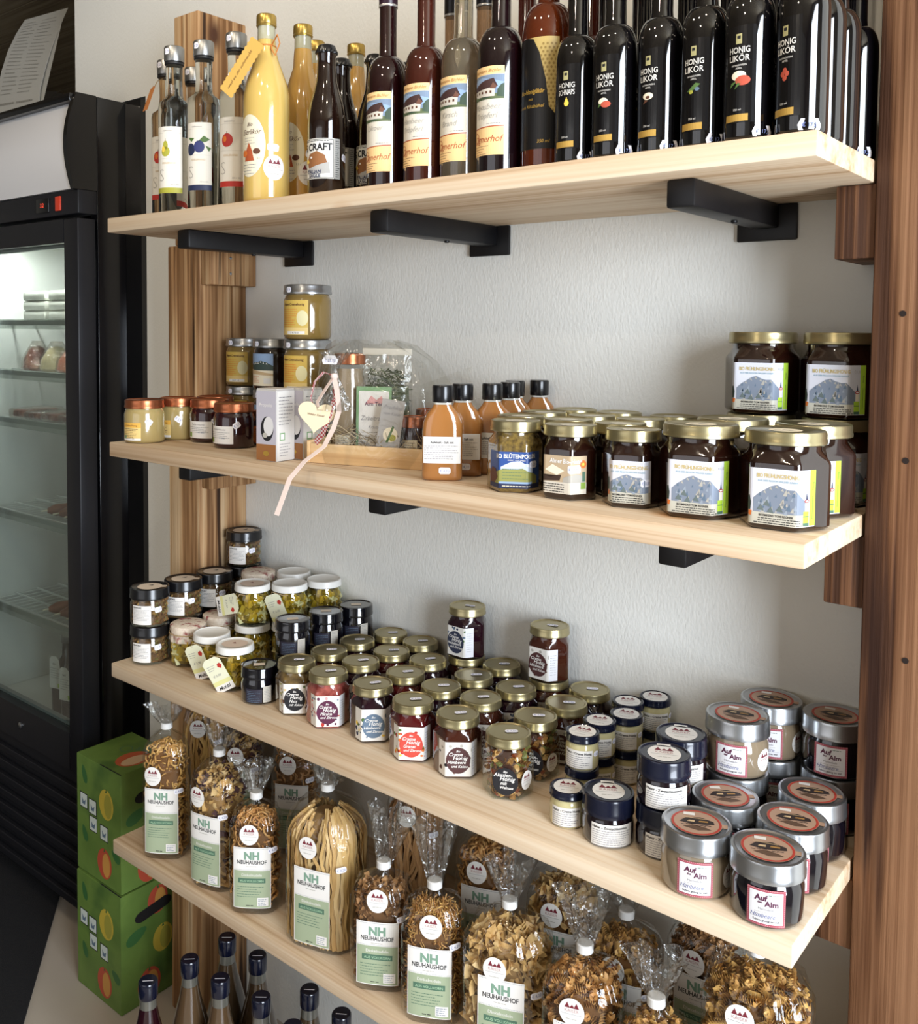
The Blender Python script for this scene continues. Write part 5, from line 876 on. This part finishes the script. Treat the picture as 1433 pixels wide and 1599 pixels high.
# herb pouch
hp = obj('herb_pouch', *loft([(0.030, 0.012), (0.034, 0.02), (0.036, 0.07), (0.034, 0.105)], 28, wob=lambda th, li: -0.45*abs(math.sin(th))), mat('dried_herb', '3a4030', 0.9, var=['57604a', '6f7058'], vscale=120, bump=1.0, bscale=160), gb, loc=(0.098, 0.060, 0)); hp['label'] = 'clear pouch of dried green herbs'; hp.scale = (1.06, 1.0, 1.12)
V = []; F = []
for i in range(460):
    th = rr.uniform(0, 2*PI); z = rr.uniform(0.03, 0.126); q = 0.032*(1-0.45*abs(math.sin(th)))*rr.uniform(0.8, 1.05); p = Vector((q*math.cos(th), q*math.sin(th), z)); d = Vector((rr.uniform(-1, 1), rr.uniform(-1, 1)*0.6, rr.uniform(-0.4, 0.6)))*0.008; v, f = tube_geo([p-d, p+d*0.2, p+d], 0.0008, 3); b = len(V); V += v; F += [tuple(b+k for k in g) for g in f]
obj('herb_leaves', V, F, mat('dried_herb_leaf', '4a523a', 0.9), hp, smooth=False, kind='stuff')
obj('pouch_film', *loft([(0.034, 0.010), (0.038, 0.02), (0.040, 0.08), (0.039, 0.115), (0.038, 0.135), (0.037, 0.148)], 32, cap=False, wob=lambda th, li: -0.45*abs(math.sin(th))-(0, 0, 0, .25, .42, .5)[li]*abs(math.sin(th))), film, hp)
box('pouch_seal', (-0.039, -0.002, 0.1465), (0.039, 0.002, 0.156), mat('pouch_header', 'cfc8ba', 0.5), hp, bevel=0.001)
a = Art(); a.rect(-27, 16, 27, 104, green, 0); a.rect(-23, 18, 23, 98, white, 1); a.poly([(-14, 80), (-4, 92), (4, 86), (12, 92), (16, 82)], pink, 2); a.text('Alm Tee', 0, 78, 8, plum, 3, bold=0.02, maxw=30); a.text('Zirbeltraum', 0, 58, 9, grey, 3, shear=0.3, maxw=40); a.text('Kr\u00e4uter', 2, 47, 6, grey, 3, shear=0.3); a.lines(-19, 18, 41, 5, 4.5, stone, 1); a.build('pouch_label', plane((-0.010, -0.0262, 0), (1, 0.08, 0), (0, 0.02, 1)), hp, off=0.0004)
a = Art(); a.rect(-19, 6, 19, 78, mat('card_grey', 'a9a6a4', 0.6), 0); a.text('Produkte', 1, 64, 8, grey, 3, shear=0.3, maxw=34); a.text('vom Kaiser', 1, 55, 6.5, grey, 3, shear=0.3, maxw=32); a.ell(2, 26, 12, 11, offw, 1); a.ell(6, 22, 6, 5, olive, 2); a.poly([(-4, 14), (4, 40), (7, 38), (0, 14)], leafg, 3); a.build('gift_card', plane((0.122, 0.006, 0.022), (1, -0.05, -0.10), (0.10, 0.12, 1)), gb)
def gift_jar(x, y, h, r, bm, cols):
    j = lathe('gift_jar', [(r*0.9, 0.006), (r, 0.010), (r, h*0.72), (r*0.85, h*0.8), (r*0.85, h*0.86)], bm, gb, n=32, loc=(x, y, 0), sharp=60); lathe('gift_jar_lid', lid_levels(r*0.96, 0.017, h-0.017), copper, j, n=32); a = Art(); a.rect(-14, 16, 12, 40, offw, 0); a.lines(-12, 10, 35, 6, 3.4, grey, 0.9); a.build('gift_jar_label', wrap(r), j, step=3)
gift_jar(0.034, 0.060, 0.166, 0.026, mat('pale_syrup', '8a7a64', 0.15, coat=1.0), 0); gift_jar(0.153, 0.040, 0.074, 0.021, MATS['berry_jam'], 0); gift_jar(0.158, 0.084, 0.082, 0.021, MATS['berry_jam'], 0)
# cellophane: puffed bag gathered on the ribbon side, tail spreading to the other side
V = []; F = []; n = 72; LV = [(0.0, 0.0, 1.0), (0.03, 0.008, 1.05), (0.07, 0.0, 1.04), (0.12, 0.0, 0.99), (0.155, -0.01, 0.86), (0.175, -0.02, 0.66), (0.184, -0.03, 0.44)]
for li, (z, sx, k) in enumerate(LV):
    for i in range(n):
        th = 2*PI*i/n; c, s = math.cos(th), math.sin(th); w_ = 1+0.018*li*math.sin(9*th+li)*0.35; V.append((LG/2+0.002+sx+(LG/2+0.008)*k*w_*math.copysign(abs(c)**0.45, c), DG/2+(DG/2+0.009)*k*w_*math.copysign(abs(s)**0.45, s)*(0.92 if z > 0.1 else 1), z+0.0005+0.004*math.sin(7*th)*(li > 4)))
for l in range(len(LV)-1):
    for i in range(n): a_ = l*n+i; b_ = l*n+(i+1) % n; F.append((a_, b_, b_+n, a_+n))
obj('cellophane_wrap', V, F, film, gb, sharp=None)
V = []; F = []
for i in range(13):
    u = i/12
    for j in range(9):
        w_ = j/8; V.append((LG-0.03+0.085*u, 0.055+0.018*math.sin(9*w_+3*u)*u, 0.075+0.075*w_*(0.6+0.4*u)-0.02*u*(1-w_)))
for i in range(12):
    for j in range(8): k = i*9+j; F.append((k, k+1, k+10, k+9))
obj('cellophane_tail', V, F, film, gb, sharp=None)
kn = Vector((0.052, -0.024, 0.134)); gath = []
V, F = loft([(0.024, -0.05), (0.012, -0.022), (0.005, 0.0), (0.006, 0.012), (0.016, 0.030), (0.022, 0.036)], 40, cap=False, wob=lambda th, li: 0.28*math.sin(7*th+li)*(li not in (2, 3))); obj('cellophane_gather', V, F, filmneck, gb, loc=kn)
chk = bpy.data.materials.new('gingham_ribbon'); chk.use_nodes = True; N = chk.node_tree.nodes; L_ = chk.node_tree.links; cb_ = N.new('ShaderNodeTexChecker'); cb_.inputs['Scale'].default_value = 330; cb_.inputs['Color1'].default_value = lin('a8383c'); cb_.inputs['Color2'].default_value = lin('d8c8c4'); tcx = N.new('ShaderNodeTexCoord'); L_.new(tcx.outputs['Object'], cb_.inputs[0]); L_.new(cb_.outputs[0], N['Principled BSDF'].inputs['Base Color']); N['Principled BSDF'].inputs['Roughness'].default_value = 0.7
sat = mat('satin_ribbon', 'd6c2b8', 0.45)
K = kn
ribbon('gingham_tail', [K+Vector(v) for v in ((0, -0.004, 0), (0.006, -0.012, -0.03), (-0.004, -0.014, -0.06), (-0.016, -0.010, -0.085), (-0.030, -0.006, -0.100))], 0.009, chk, gb, side=(0.9, -0.2, 0.2)); ribbon('gingham_loop', [K+Vector(v) for v in ((0, -0.004, 0), (-0.016, -0.006, 0.006), (-0.030, -0.008, -0.008), (-0.038, -0.006, -0.034), (-0.034, -0.004, -0.044))], 0.009, chk, gb, side=(0.3, -0.9, 0.3))
ribbon('satin_tail', [K+Vector(v) for v in ((0, -0.005, 0), (0.010, -0.014, -0.022), (0.014, -0.016, -0.05), (0.008, -0.022, -0.075), (0.002, -0.040, -0.100), (-0.012, -0.072, -0.118), (-0.022, -0.096, -0.140), (-0.034, -0.112, -0.190))], 0.008, sat, gb, side=(0.95, 0.0, 0.1)); ribbon('satin_loop', [K+Vector(v) for v in ((0, -0.005, 0), (-0.010, -0.012, -0.018), (-0.022, -0.016, -0.038), (-0.018, -0.017, -0.052), (-0.020, -0.017, -0.058))], 0.007, sat, gb, side=(0.8, -0.3, 0.2))
lathe('ribbon_knot', [(0.002, -0.005), (0.005, -0.003), (0.006, 0.0), (0.0045, 0.004), (0.002, 0.005)], sat, gb, n=16, loc=K+Vector((0, -0.004, 0)))
hv = []; m_ = 40
for i in range(m_): t_ = 2*PI*i/m_; hv.append((0.0014*16*math.sin(t_)**3*1.25, 0.0014*(13*math.cos(t_)-5*math.cos(2*t_)-2*math.cos(3*t_)-math.cos(4*t_))*1.15))
V = [(x, d, z) for d in (-0.0015, 0.0015) for x, z in hv]; F = [tuple(range(m_-1, -1, -1)), tuple(range(m_, 2*m_))]+[(i, (i+1) % m_, m_+(i+1) % m_, m_+i) for i in range(m_)]
ht = obj('heart_tag', V, F, mat('birch_ply', 'd6c4a2', 0.6), gb, loc=K+Vector((-0.022, -0.0185, -0.058)), sharp=30); ht.rotation_euler = (0, math.radians(8), math.radians(16)); ht['label'] = 'heart-shaped wooden tag'
a = Art(); a.text('Wilder Kaiser', 0, 0, 4.6, brown, 1, shear=0.2, maxw=32); a.build('engraving', plane((0, -0.0016, 0), (1, 0, 0), (0, 0, 1)), ht)
a = Art(); a.poly([(-11, -6), (11, -6), (13, 0), (8, 7), (-8, 7), (-13, 0)], MATS['price_paper'], 0); a.text('\u20ac 25,70', 0, -2.6, 6, MATS['price_ink'], 1, maxw=18); a.build('price_sticker', plane(K+Vector((-0.004, -0.010, 0.024)), (1, 0, 0), (0, 0.1, 1)), gb)
# ------------------------------------------------------------------ pasta bags
def se(w_, d, th, e=0.62):
    c, s = math.cos(th), math.sin(th); return w_*math.copysign(abs(c)**e, c), d*math.copysign(abs(s)**e, s)
def bag_wrap(w_, d, th0=-PI/2, n=360):
    P = []; c = [0.0]
    for i in range(n+1):
        P.append(se(w_, d, th0-PI+2*PI*i/n))
        if i: c.append(c[-1]+math.dist(P[-1], P[-2]))
    mid = c[n//2]
    def f(u, v, off):
        u = (u+mid) % c[-1]; k = max(0, min(n-1, next((i for i in range(n) if c[i+1] > u), n-1))); a_ = (u-c[k])/max(1e-9, c[k+1]-c[k]); x = P[k][0]+(P[k+1][0]-P[k][0])*a_; y = P[k][1]+(P[k+1][1]-P[k][1])*a_; tx, ty = P[k+1][0]-P[k][0], P[k+1][1]-P[k][1]; l = math.hypot(tx, ty) or 1; return Vector((x+ty/l*off, y-tx/l*off, v))
    return f
def piece(kind, r):
    V = []; F = []
    if kind == 'curl':
        R = r.uniform(0.0055, 0.0085); sp = r.uniform(3.2, 5.4); pts = [(R*math.cos(sp*k/7), R*math.sin(sp*k/7), 0.0012*k*r.uniform(0.5, 1.2)) for k in range(8)]; V, F = tube_geo(pts, r.uniform(0.0013, 0.0019), 4)
    elif kind == 'shell':
        for i in range(5):
            for j in range(5): u = (i-2)/2; v = (j-2)/2; V.append(Vector((u*0.0085, v*0.0065*(1-0.3*u*u), 0.0062*(v*v)+0.0030*u*u)))
        F = [(i*5+j, i*5+j+1, i*5+j+6, i*5+j+5) for i in range(4) for j in range(4)]
    elif kind == 'bow':
        for i in range(7):
            u = (i-3)/3; wd = 0.0025+0.0062*abs(u)
            for j in range(4): v = (j-1.5)/1.5; V.append(Vector((u*0.0125, v*wd, 0.0022*math.cos(v*4)*(1-abs(u))+0.0018*math.sin(5*u+v*2))))
        F = [(i*4+j, i*4+j+1, i*4+j+5, i*4+j+4) for i in range(6) for j in range(3)]
    elif kind == 'spiral':
        L = r.uniform(0.022, 0.030); m = 22
        for i in range(m+1):
            a_ = i*0.85; x = L*(i/m-0.5)
            for s in (0, 1, 2): b_ = a_+s*2*PI/3; V += [Vector((x, 0.0042*math.cos(b_), 0.0042*math.sin(b_)))]
            V.append(Vector((x, 0, 0)))
        for i in range(m):
            for s in range(3): k = i*4; F.append((k+s, k+3, k+7, k+4+s))
    elif kind == 'twist':
        L = r.uniform(0.014, 0.020); m = 8
        for i in range(m+1): a_ = i*0.7; x = L*(i/m-0.5); V += [Vector((x, 0.0034*math.cos(a_), 0.0034*math.sin(a_))), Vector((x, -0.0034*math.cos(a_), -0.0034*math.sin(a_)))]
        F = [(2*i, 2*i+1, 2*i+3, 2*i+2) for i in range(m)]
    elif kind == 'thin':
        d = r.uniform(0.012, 0.022); pts = [(d*(k/5-0.5), 0.004*math.sin(k*1.3+d*900), 0.003*math.cos(k*1.1)) for k in range(6)]; V, F = tube_geo(pts, 0.0009, 3)
    return V, F
def fill(t, w_, d, h, kind, n, cols, seed, core):
    r = random.Random(seed); V = []; F = []; I = []; protos = [piece(kind, r) for _ in range(6)] if kind != 'ribbon' else []
    if kind == 'ribbon':
        for i in range(n):
            th = r.uniform(0, 2*PI); k = r.uniform(0.80, 0.965); pts = []; top_ = h*r.uniform(0.86, 1.03); ph = r.uniform(0, 6); m = 18
            for q in range(m):
                z = 0.006+top_*q/(m-1); kk = k*(1-max(0, (z-h*0.82)/(h*0.22))**2*0.55); dth = 0.05*math.sin(q*0.55+ph)+0.035*math.sin(q*1.3+ph*2); x, y = se(w_*kk, d*kk, th+dth); pts.append(Vector((x, y, z)))
            b = len(V); hw = r.uniform(0.0018, 0.0030)
            for q, p in enumerate(pts):
                tv = (pts[min(q+1, m-1)]-pts[max(q-1, 0)]).normalized(); nn_ = Vector((p.x/w_**2, p.y/d**2, 0)); nn_ = (nn_.normalized()+Vector((0.5*math.sin(ph+q*0.4), 0.5*math.cos(ph), 0))).normalized(); s = tv.cross(nn_).normalized(); V += [p-s*hw, p+s*hw]
            for q in range(m-1): F.append((b+2*q, b+2*q+1, b+2*q+3, b+2*q+2)); I.append(i % len(cols))
    else:
        for i in range(n):
            th = r.uniform(0, 2*PI); z = r.uniform(0.008, h); ins = r.uniform(0.0105, 0.016); k = 1-max(0, (z-h*0.8)/(h*0.25))**2*0.35
            if i % 5 == 0: k = math.sqrt(r.random())*0.8; z = h*(1.0-0.10*k*k)
            x, y = se((w_-ins)*k, (d-ins)*k, th); pv, pf = protos[i % 6]; s_ = r.uniform(0.85, 1.25)
            M = Matrix.Rotation(r.uniform(0, 6.28), 3, 'Z')@Matrix.Rotation(r.uniform(0, 6.28), 3, 'X')@Matrix.Rotation(r.uniform(0, 6.28), 3, 'Y'); b = len(V); c = Vector((x, y, z)); V += [c+M@(Vector(v)*s_) for v in pv]; F += [tuple(b+q for q in f) for f in pf]; I += [i % len(cols)]*len(pf)
        for v in V: 
            if v.z < 0.0015: v.z = 0.0015
    obj('pasta', V, F, cols, t, idx=I, kind='stuff', sharp=None)
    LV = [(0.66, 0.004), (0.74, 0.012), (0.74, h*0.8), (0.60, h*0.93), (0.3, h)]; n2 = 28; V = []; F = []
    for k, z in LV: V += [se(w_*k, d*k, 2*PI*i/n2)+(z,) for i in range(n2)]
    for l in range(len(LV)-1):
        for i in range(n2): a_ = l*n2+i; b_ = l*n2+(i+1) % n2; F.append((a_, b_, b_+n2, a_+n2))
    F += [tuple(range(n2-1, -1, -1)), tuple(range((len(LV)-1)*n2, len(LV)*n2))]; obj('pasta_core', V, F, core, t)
def bag_label(a, h, w_):
    hw = min(30, w_*780); y0 = 12; y1 = y0+min(116, h*660); g0 = y0+(y1-y0)*0.62
    a.rect(-hw, y0, hw, y1, white, 0); a.rect(-hw+1.2, y0+1.2, hw-1.2, g0, mat('label_sage', '98a386', 0.55), 1); k = hw/27
    for i in range(int(hw)): a.rect(-hw+2+i*2, y1-2.4, -hw+2.9+i*2, y1-1.7, slate, 1); a.rect(-hw+2+i*2, g0+1.2, -hw+2.9+i*2, g0+1.8, slate, 1)
    a.text('NH', 0, y1-17*k, 15*k, mat('print_mint', '769480', 0.5), 2, bold=0.05); a.text('NEUHAUSHOF', 0, y1-24*k, 8*k, ink, 2, bold=0.02, maxw=hw*1.55); a.lines(-8*k, 8*k, y1-28*k, 1, 2, stone, 0.9)
    a.text('Dinkelnudeln', 0, g0-8*k, 5.5*k, white, 2, maxw=hw*1.5); a.rect(-hw*0.72, g0-18*k, hw*0.72, g0-11*k, dgreen, 2); a.text('AUS VOLLKORN', 0, g0-16.4*k, 4.6*k, mat('print_palegreen', 'a9c8a4', 0.5), 3, maxw=hw*1.3); a.lines(-hw*0.8, hw*0.7, g0-24*k, 5, 3.6*k, dgreen, 0.8*k); a.rect(hw*0.30, y0+4, hw*0.86, y0+16*k, white, 3); a.lines(hw*0.34, hw*0.82, y0+13*k, 4, 2.6*k, slate, 0.8*k, 4); a.lines(-hw*0.3, hw*0.1, y0+4, 1, 2, ink, 1.2)
def pbag(w_, d, h, zn, zt_, kind, n, cols, seed, core, emb=(0, 0), label=True, lean=0.0):
    def f(t):
        fill(t, w_*0.97, d*0.97, h, kind, n, cols, seed, core); r = random.Random(seed+99); ph = [r.uniform(0, 6) for _ in range(6)]; nn_ = 72
        LV = [(0.90, 0.0), (0.99, 0.008), (1.0, 0.03), (1.0, h*0.5), (1.0, h*0.82), (0.96, h*0.94), (0.80, h+0.25*(zn-h)), (0.52, h+0.58*(zn-h)), (0.24, h+0.85*(zn-h)), (0.0, zn)]; V = []; F = []
        for li, (k, z) in enumerate(LV):
            g = max(0.0, (li-4)/5)
            for i in range(nn_):
                th = 2*PI*i/nn_; x, y = se(w_*k, d*k, th); ww = 1+0.012*math.sin(5*th+ph[0]+z*40)+g*0.16*math.sin(9*th+ph[1]+li*0.6)+g*0.10*math.sin(17*th+ph[2]); rr_ = 0.0085 if k == 0 else 0; V.append((x*ww+rr_*math.cos(th)+lean*max(0, z-h), y*ww+rr_*math.sin(th), z))
        for l in range(len(LV)-1):
            for i in range(nn_): a_ = l*nn_+i; b_ = l*nn_+(i+1) % nn_; F.append((a_, b_, b_+nn_, a_+nn_))
        F.append(tuple(range(nn_-1, -1, -1))); obj('bag_film', V, F, film, t, sharp=None)
        xo = lean*(zn-h); V = []; F = []; TL = [(0.0085, zn), (0.0095, zn+0.010), (0.015, zn+0.45*(zt_-zn)), (0.020, zn+0.8*(zt_-zn)), (0.023, zt_)]
        for li, (k, z) in enumerate(TL):
            g = li/4
            for i in range(nn_): th = 2*PI*i/nn_; q = k*(1+g*0.36*math.sin(5*th+ph[3])+g*0.22*math.sin(11*th+ph[4])); V.append((xo+q*math.cos(th)*1.2+lean*(z-zn), 0.7*q*math.sin(th), z+g*0.008*math.sin(4*th+ph[5])))
        for l in range(len(TL)-1):
            for i in range(nn_): a_ = l*nn_+i; b_ = l*nn_+(i+1) % nn_; F.append((a_, b_, b_+nn_, a_+nn_))
        obj('gathered_top', V, F, filmneck, t, sharp=None); lathe('bag_clip', [(0.0092, zn-0.001), (0.0104, zn), (0.0104, zn+0.009), (0.0092, zn+0.010)], mat('clip_white', 'd4d2ce', 0.45), t, n=24, loc=(xo, 0, 0))
        if label: a = Art(); bag_label(a, h, w_); a.build('label', bag_wrap(w_, d), t, step=4, off=0.0012)
        if emb: b = Art(); emblem(b, emb[0], 0, 15); y0 = emb[1]; b.V = [(x, y+y0, l) for x, y, l in b.V]; sf = bag_wrap(w_*0.97, d*0.97); b.build('round_sticker', sf, t, step=4, off=0.003); price(t, bag_wrap(w_, d), w_*780, y0-26, '\u20ac 4,20', 15, 9, 0.15, off=0.002)
    return f
wheat = [mat('pasta_wheat', 'b98a4a', 0.55), mat('pasta_gold', 'cda25c', 0.55)]; pale = [mat('pasta_pale', 'd2b27c', 0.55), mat('pasta_cream', 'c9a468', 0.55), mat('pasta_sand', 'bf985e', 0.55)]; spelt = [mat('pasta_spelt', 'a07448', 0.6), mat('pasta_bran', 'b08456', 0.6)]; orangep = [mat('pasta_orange', 'b88246', 0.55), mat('pasta_amber', 'c4955a', 0.55)]; herb = pale+[mat('pasta_plum', '4e3236', 0.6)]
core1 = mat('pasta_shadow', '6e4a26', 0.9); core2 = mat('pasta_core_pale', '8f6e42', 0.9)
BT = Shelf(SZ[3], ymin=0.0)
def bag(px, py, w_, d, h, zn, zt_, kind, n, cols, lab, face=0, seed=1, core=core1, emb=(0, 128), label=True, at=None, lean=0.0):
    k = Kind('pasta_bag', 'pasta bag', 'cellophane bags of pasta', pbag(w_, d, h, zn, zt_, kind, n, cols, seed, core, emb, label, lean)); xy = at if at else base(3, px, py, d); BT.add(k, xy, math.hypot(w_, d)*0.845, lab, face)
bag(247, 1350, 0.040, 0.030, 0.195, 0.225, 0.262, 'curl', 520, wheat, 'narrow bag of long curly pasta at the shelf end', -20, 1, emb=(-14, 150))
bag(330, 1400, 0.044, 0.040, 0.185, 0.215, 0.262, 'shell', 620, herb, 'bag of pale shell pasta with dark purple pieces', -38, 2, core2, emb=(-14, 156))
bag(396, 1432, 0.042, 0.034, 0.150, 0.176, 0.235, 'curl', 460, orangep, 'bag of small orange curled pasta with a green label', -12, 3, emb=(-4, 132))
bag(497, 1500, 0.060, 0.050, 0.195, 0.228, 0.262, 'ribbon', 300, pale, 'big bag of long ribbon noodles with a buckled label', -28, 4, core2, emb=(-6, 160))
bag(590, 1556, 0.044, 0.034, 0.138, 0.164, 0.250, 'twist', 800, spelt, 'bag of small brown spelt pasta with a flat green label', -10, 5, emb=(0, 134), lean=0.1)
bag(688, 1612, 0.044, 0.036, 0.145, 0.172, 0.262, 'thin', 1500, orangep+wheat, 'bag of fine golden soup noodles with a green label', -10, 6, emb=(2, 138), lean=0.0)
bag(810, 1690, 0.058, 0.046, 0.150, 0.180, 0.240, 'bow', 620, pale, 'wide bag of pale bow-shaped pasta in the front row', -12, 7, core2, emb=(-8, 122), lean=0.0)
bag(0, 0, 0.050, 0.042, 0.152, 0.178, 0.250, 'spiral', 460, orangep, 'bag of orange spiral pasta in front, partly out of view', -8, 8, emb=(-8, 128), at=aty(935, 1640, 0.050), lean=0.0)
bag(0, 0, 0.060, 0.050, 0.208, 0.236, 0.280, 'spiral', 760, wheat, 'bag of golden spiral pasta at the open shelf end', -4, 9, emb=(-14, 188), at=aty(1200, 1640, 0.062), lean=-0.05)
for i, (px, y, w_, h, kind, n, cols, lab, py) in enumerate(((306, 0.175, 0.042, 0.200, 'ribbon', 160, wheat, 'bag of long brown noodles behind the shell pasta', 1180), (372, 0.190, 0.038, 0.165, 'shell', 420, herb, 'bag of dark shell pasta behind the small orange curls', 1200), (462, 0.205, 0.042, 0.185, 'curl', 420, spelt+orangep, 'bag of reddish-brown pasta behind the ribbon noodles', 1230), (650, 0.185, 0.046, 0.205, 'ribbon', 160, spelt, 'tall bag of dark noodles behind the spelt pasta', 1300), (760, 0.190, 0.046, 0.165, 'curl', 460, orangep, 'bag of amber pasta behind the soup noodles', 1400), (880, 0.185, 0.050, 0.160, 'bow', 460, pale, 'bag of pale bow pasta in the second row', 1430), (1000, 0.175, 0.048, 0.140, 'spiral', 320, wheat, 'bag of spiral pasta in the second row', 1490), (1075, 0.215, 0.046, 0.150, 'spiral', 300, spelt, 'bag of dark spiral pasta at the back near the open end', 1480))):
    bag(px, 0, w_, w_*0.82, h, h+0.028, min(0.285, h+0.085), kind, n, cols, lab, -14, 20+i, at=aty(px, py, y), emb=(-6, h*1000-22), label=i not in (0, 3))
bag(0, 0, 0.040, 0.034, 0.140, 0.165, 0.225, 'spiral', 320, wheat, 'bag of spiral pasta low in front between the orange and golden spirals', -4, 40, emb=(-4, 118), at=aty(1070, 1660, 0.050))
BT.build()
# ------------------------------------------------------------------ apple juice cartons on the floor
QF = onz(190, 1588, FLOOR); CW, CD, CHT = 0.165, 0.135, 0.250
cg = mat('carton_green', '546e30', 0.5, var=['627c38', '44602c'], vscale=9)
def juice_carton(t):
    box('carton_body', (-CW, 0, 0), (0, CD, CHT), cg, t, bevel=0.0015, smooth=False); appl = mat('apple_red', 'b04a34', 0.5); appy = mat('apple_yellow', 'b9a23c', 0.5); lf = mat('leaf_print', '356032', 0.5); pk = mat('picto_white', 'c4ccc4', 0.5)
    def apple_(a, x, y, s, m, m2): a.ell(x, y, s*0.82, s, m, 2, 24); a.ell(x+s*0.2, y-s*0.05, s*0.45, s*0.8, m2, 3, 20); a.poly([(x-3, y+s*0.8), (x+3, y+s*0.8), (x+1, y+s*1.08)], lf, 4)
    def leaf(a, x, y, l, w2, r): c, s = math.cos(r), math.sin(r); a.poly([(x+u*c-v*s, y+u*s+v*c) for u, v in [(l*math.cos(q), w2*math.sin(q)*(1-0.25*math.cos(q))) for q in [2*PI*i/14 for i in range(14)]]], lf, 1)
    a = Art(); a.rect(1, 1, 164, 249, cg, 0); leaf(a, 30, 212, 20, 9, 1.9); apple_(a, 112, 172, 32, appy, mat('apple_olive', '97903a', 0.5)); apple_(a, 104, 44, 32, appl, mat('apple_gold', 'c08a44', 0.5)); leaf(a, 30, 84, 18, 9, 2.0); leaf(a, 146, 74, 17, 10, 2.6)
    for x, y in ((12, 138), (46, 134), (48, 98), (88, 92)): a.rect(x, y, x+30, y+33, ink, 2); a.rect(x+2, y+2, x+28, y+31, pk, 3); a.poly([(x+9, y+8), (x+20, y+8), (x+23, y+20), (x+15, y+14), (x+8, y+22)], slate, 4)
    a.build('print', plane((-CW, 0, 0), (1, 0, 0), (0, 0, 1)), t)
    a = Art(); a.rect(1, 1, 134, 249, cg, 0); apple_(a, 88, 208, 30, appl, mat('apple_gold', 'c08a44')); apple_(a, 100, 120, 30, appy, MATS['apple_olive']); apple_(a, 66, 36, 34, appl, MATS['apple_gold']); leaf(a, 36, 152, 26, 13, 0.35); a.build('print', plane((0, 0, 0), (0, 1, 0), (0, 0, 1)), t)
    hs = 0.018; P = [(0.0, 0.050+0.018*math.cos(q)-(0.0), 0.188+0.012*math.sin(q)) for q in [PI/2+PI*i/8 for i in range(9)]]+[(0.0, 0.104+0.018*math.cos(q), 0.196+0.012*math.sin(q)) for q in [-PI/2+PI*i/8 for i in range(9)]]
    obj('hand_hole', [(0.0008, p[1], p[2]) for p in P], [tuple(range(len(P)))], mat('hole_black', '100d0c', 0.9), t, smooth=False)
    a = Art(); a.rect(1, 1, 164, 134, cg, 0); apple_(a, 118, 60, 38, mat('apple_halo', 'b85a38', 0.5), mat('apple_flesh', 'cfae8a', 0.5)); a.ring(-0+66, 78, 12, 14, dgreen, 2); a.text('5 L', 96, 92, 20, dgreen, 2, bold=0.03, rot=0.4); a.build('print', plane((-CW, 0, CHT), (1, 0, 0), (0, 1, 0)), t)
    box('flap_edge', (-0.075, 0.0, CHT+0.0003), (0.0, 0.0015, CHT+0.0015), mat('hole_black', '100d0c'), t, smooth=False)
jc = Kind('juice_carton', 'carton', 'green apple juice cartons', juice_carton); jc.put('green apple-print juice carton standing on the floor', QF.x, QF.y, FLOOR+0.0004, 0); jc.put('green apple-print juice carton stacked on the other one', QF.x-0.003, QF.y+0.004, FLOOR+CHT+0.0025, 0)
# ------------------------------------------------------------------ juice bottles on the floor
def fbottle(col, tr):
    def f(t):
        r = 0.040; g = mat('floor_juice_'+col, col, 0.08, coat=1.0); lathe('juice', [(r*0.88, 0), (r, 0.006), (r, 0.120), (r*0.96, 0.135), (r*0.72, 0.175), (r*0.46, 0.215), (0.0150, 0.235)], g, t, n=40, sharp=60); lathe('glass_neck', [(0.0149, 0.2352), (0.0140, 0.250), (0.0142, 0.262)], mat('neck_glass', '5c5a52', 0.08, coat=1.0), t, n=30); lathe('cap', [(0.0158, 0.252), (0.0164, 0.254), (0.0164, 0.279), (0.0150, 0.281), (0.0002, 0.281)], navy, t, n=30)
        a = Art(); a.rect(-9, -4, 9, 4, MATS['price_paper'], 0); a.build('price_sticker', lambda u, v, off: Vector((u, 0.2*v-0.003, 0.2812+off)), t)
        b = Art(); b.rect(-30, 30, 30, 100, offw, 0); b.text('APFELSAFT', 0, 80, 10, leafg, 2, maxw=50); b.lines(-24, 24, 70, 6, 6, grey, 1.2); b.build('label', wrap(r), t, step=4)
    return f
fbs = [Kind('juice_bottle', 'bottle', 'juice bottles on the floor', fbottle(c, 0)) for c in ('240710', '523f2b', '423322')]  # both brown juices darkened in colour for the shade under the lowest shelf
FB = Shelf(FLOOR, xmin=-0.02, ymin=-0.2, ymax=0.19)
for i, (px, py, k) in enumerate(((232, 1530, 0), (298, 1497, 1), (347, 1523, 1), (362, 1467, 2), (400, 1483, 2), (412, 1555, 2), (485, 1545, 2), (527, 1580, 2), (460, 1600, 1))):
    FB.add(fbs[k], top(4, px, py, 0.281), 0.0405, 'dark red juice bottle with a black cap on the floor beside the cartons' if i == 0 else 'pale juice bottle on the floor under the lowest shelf, %s from the red one' % ORD[i-1], -10)
FB.build()
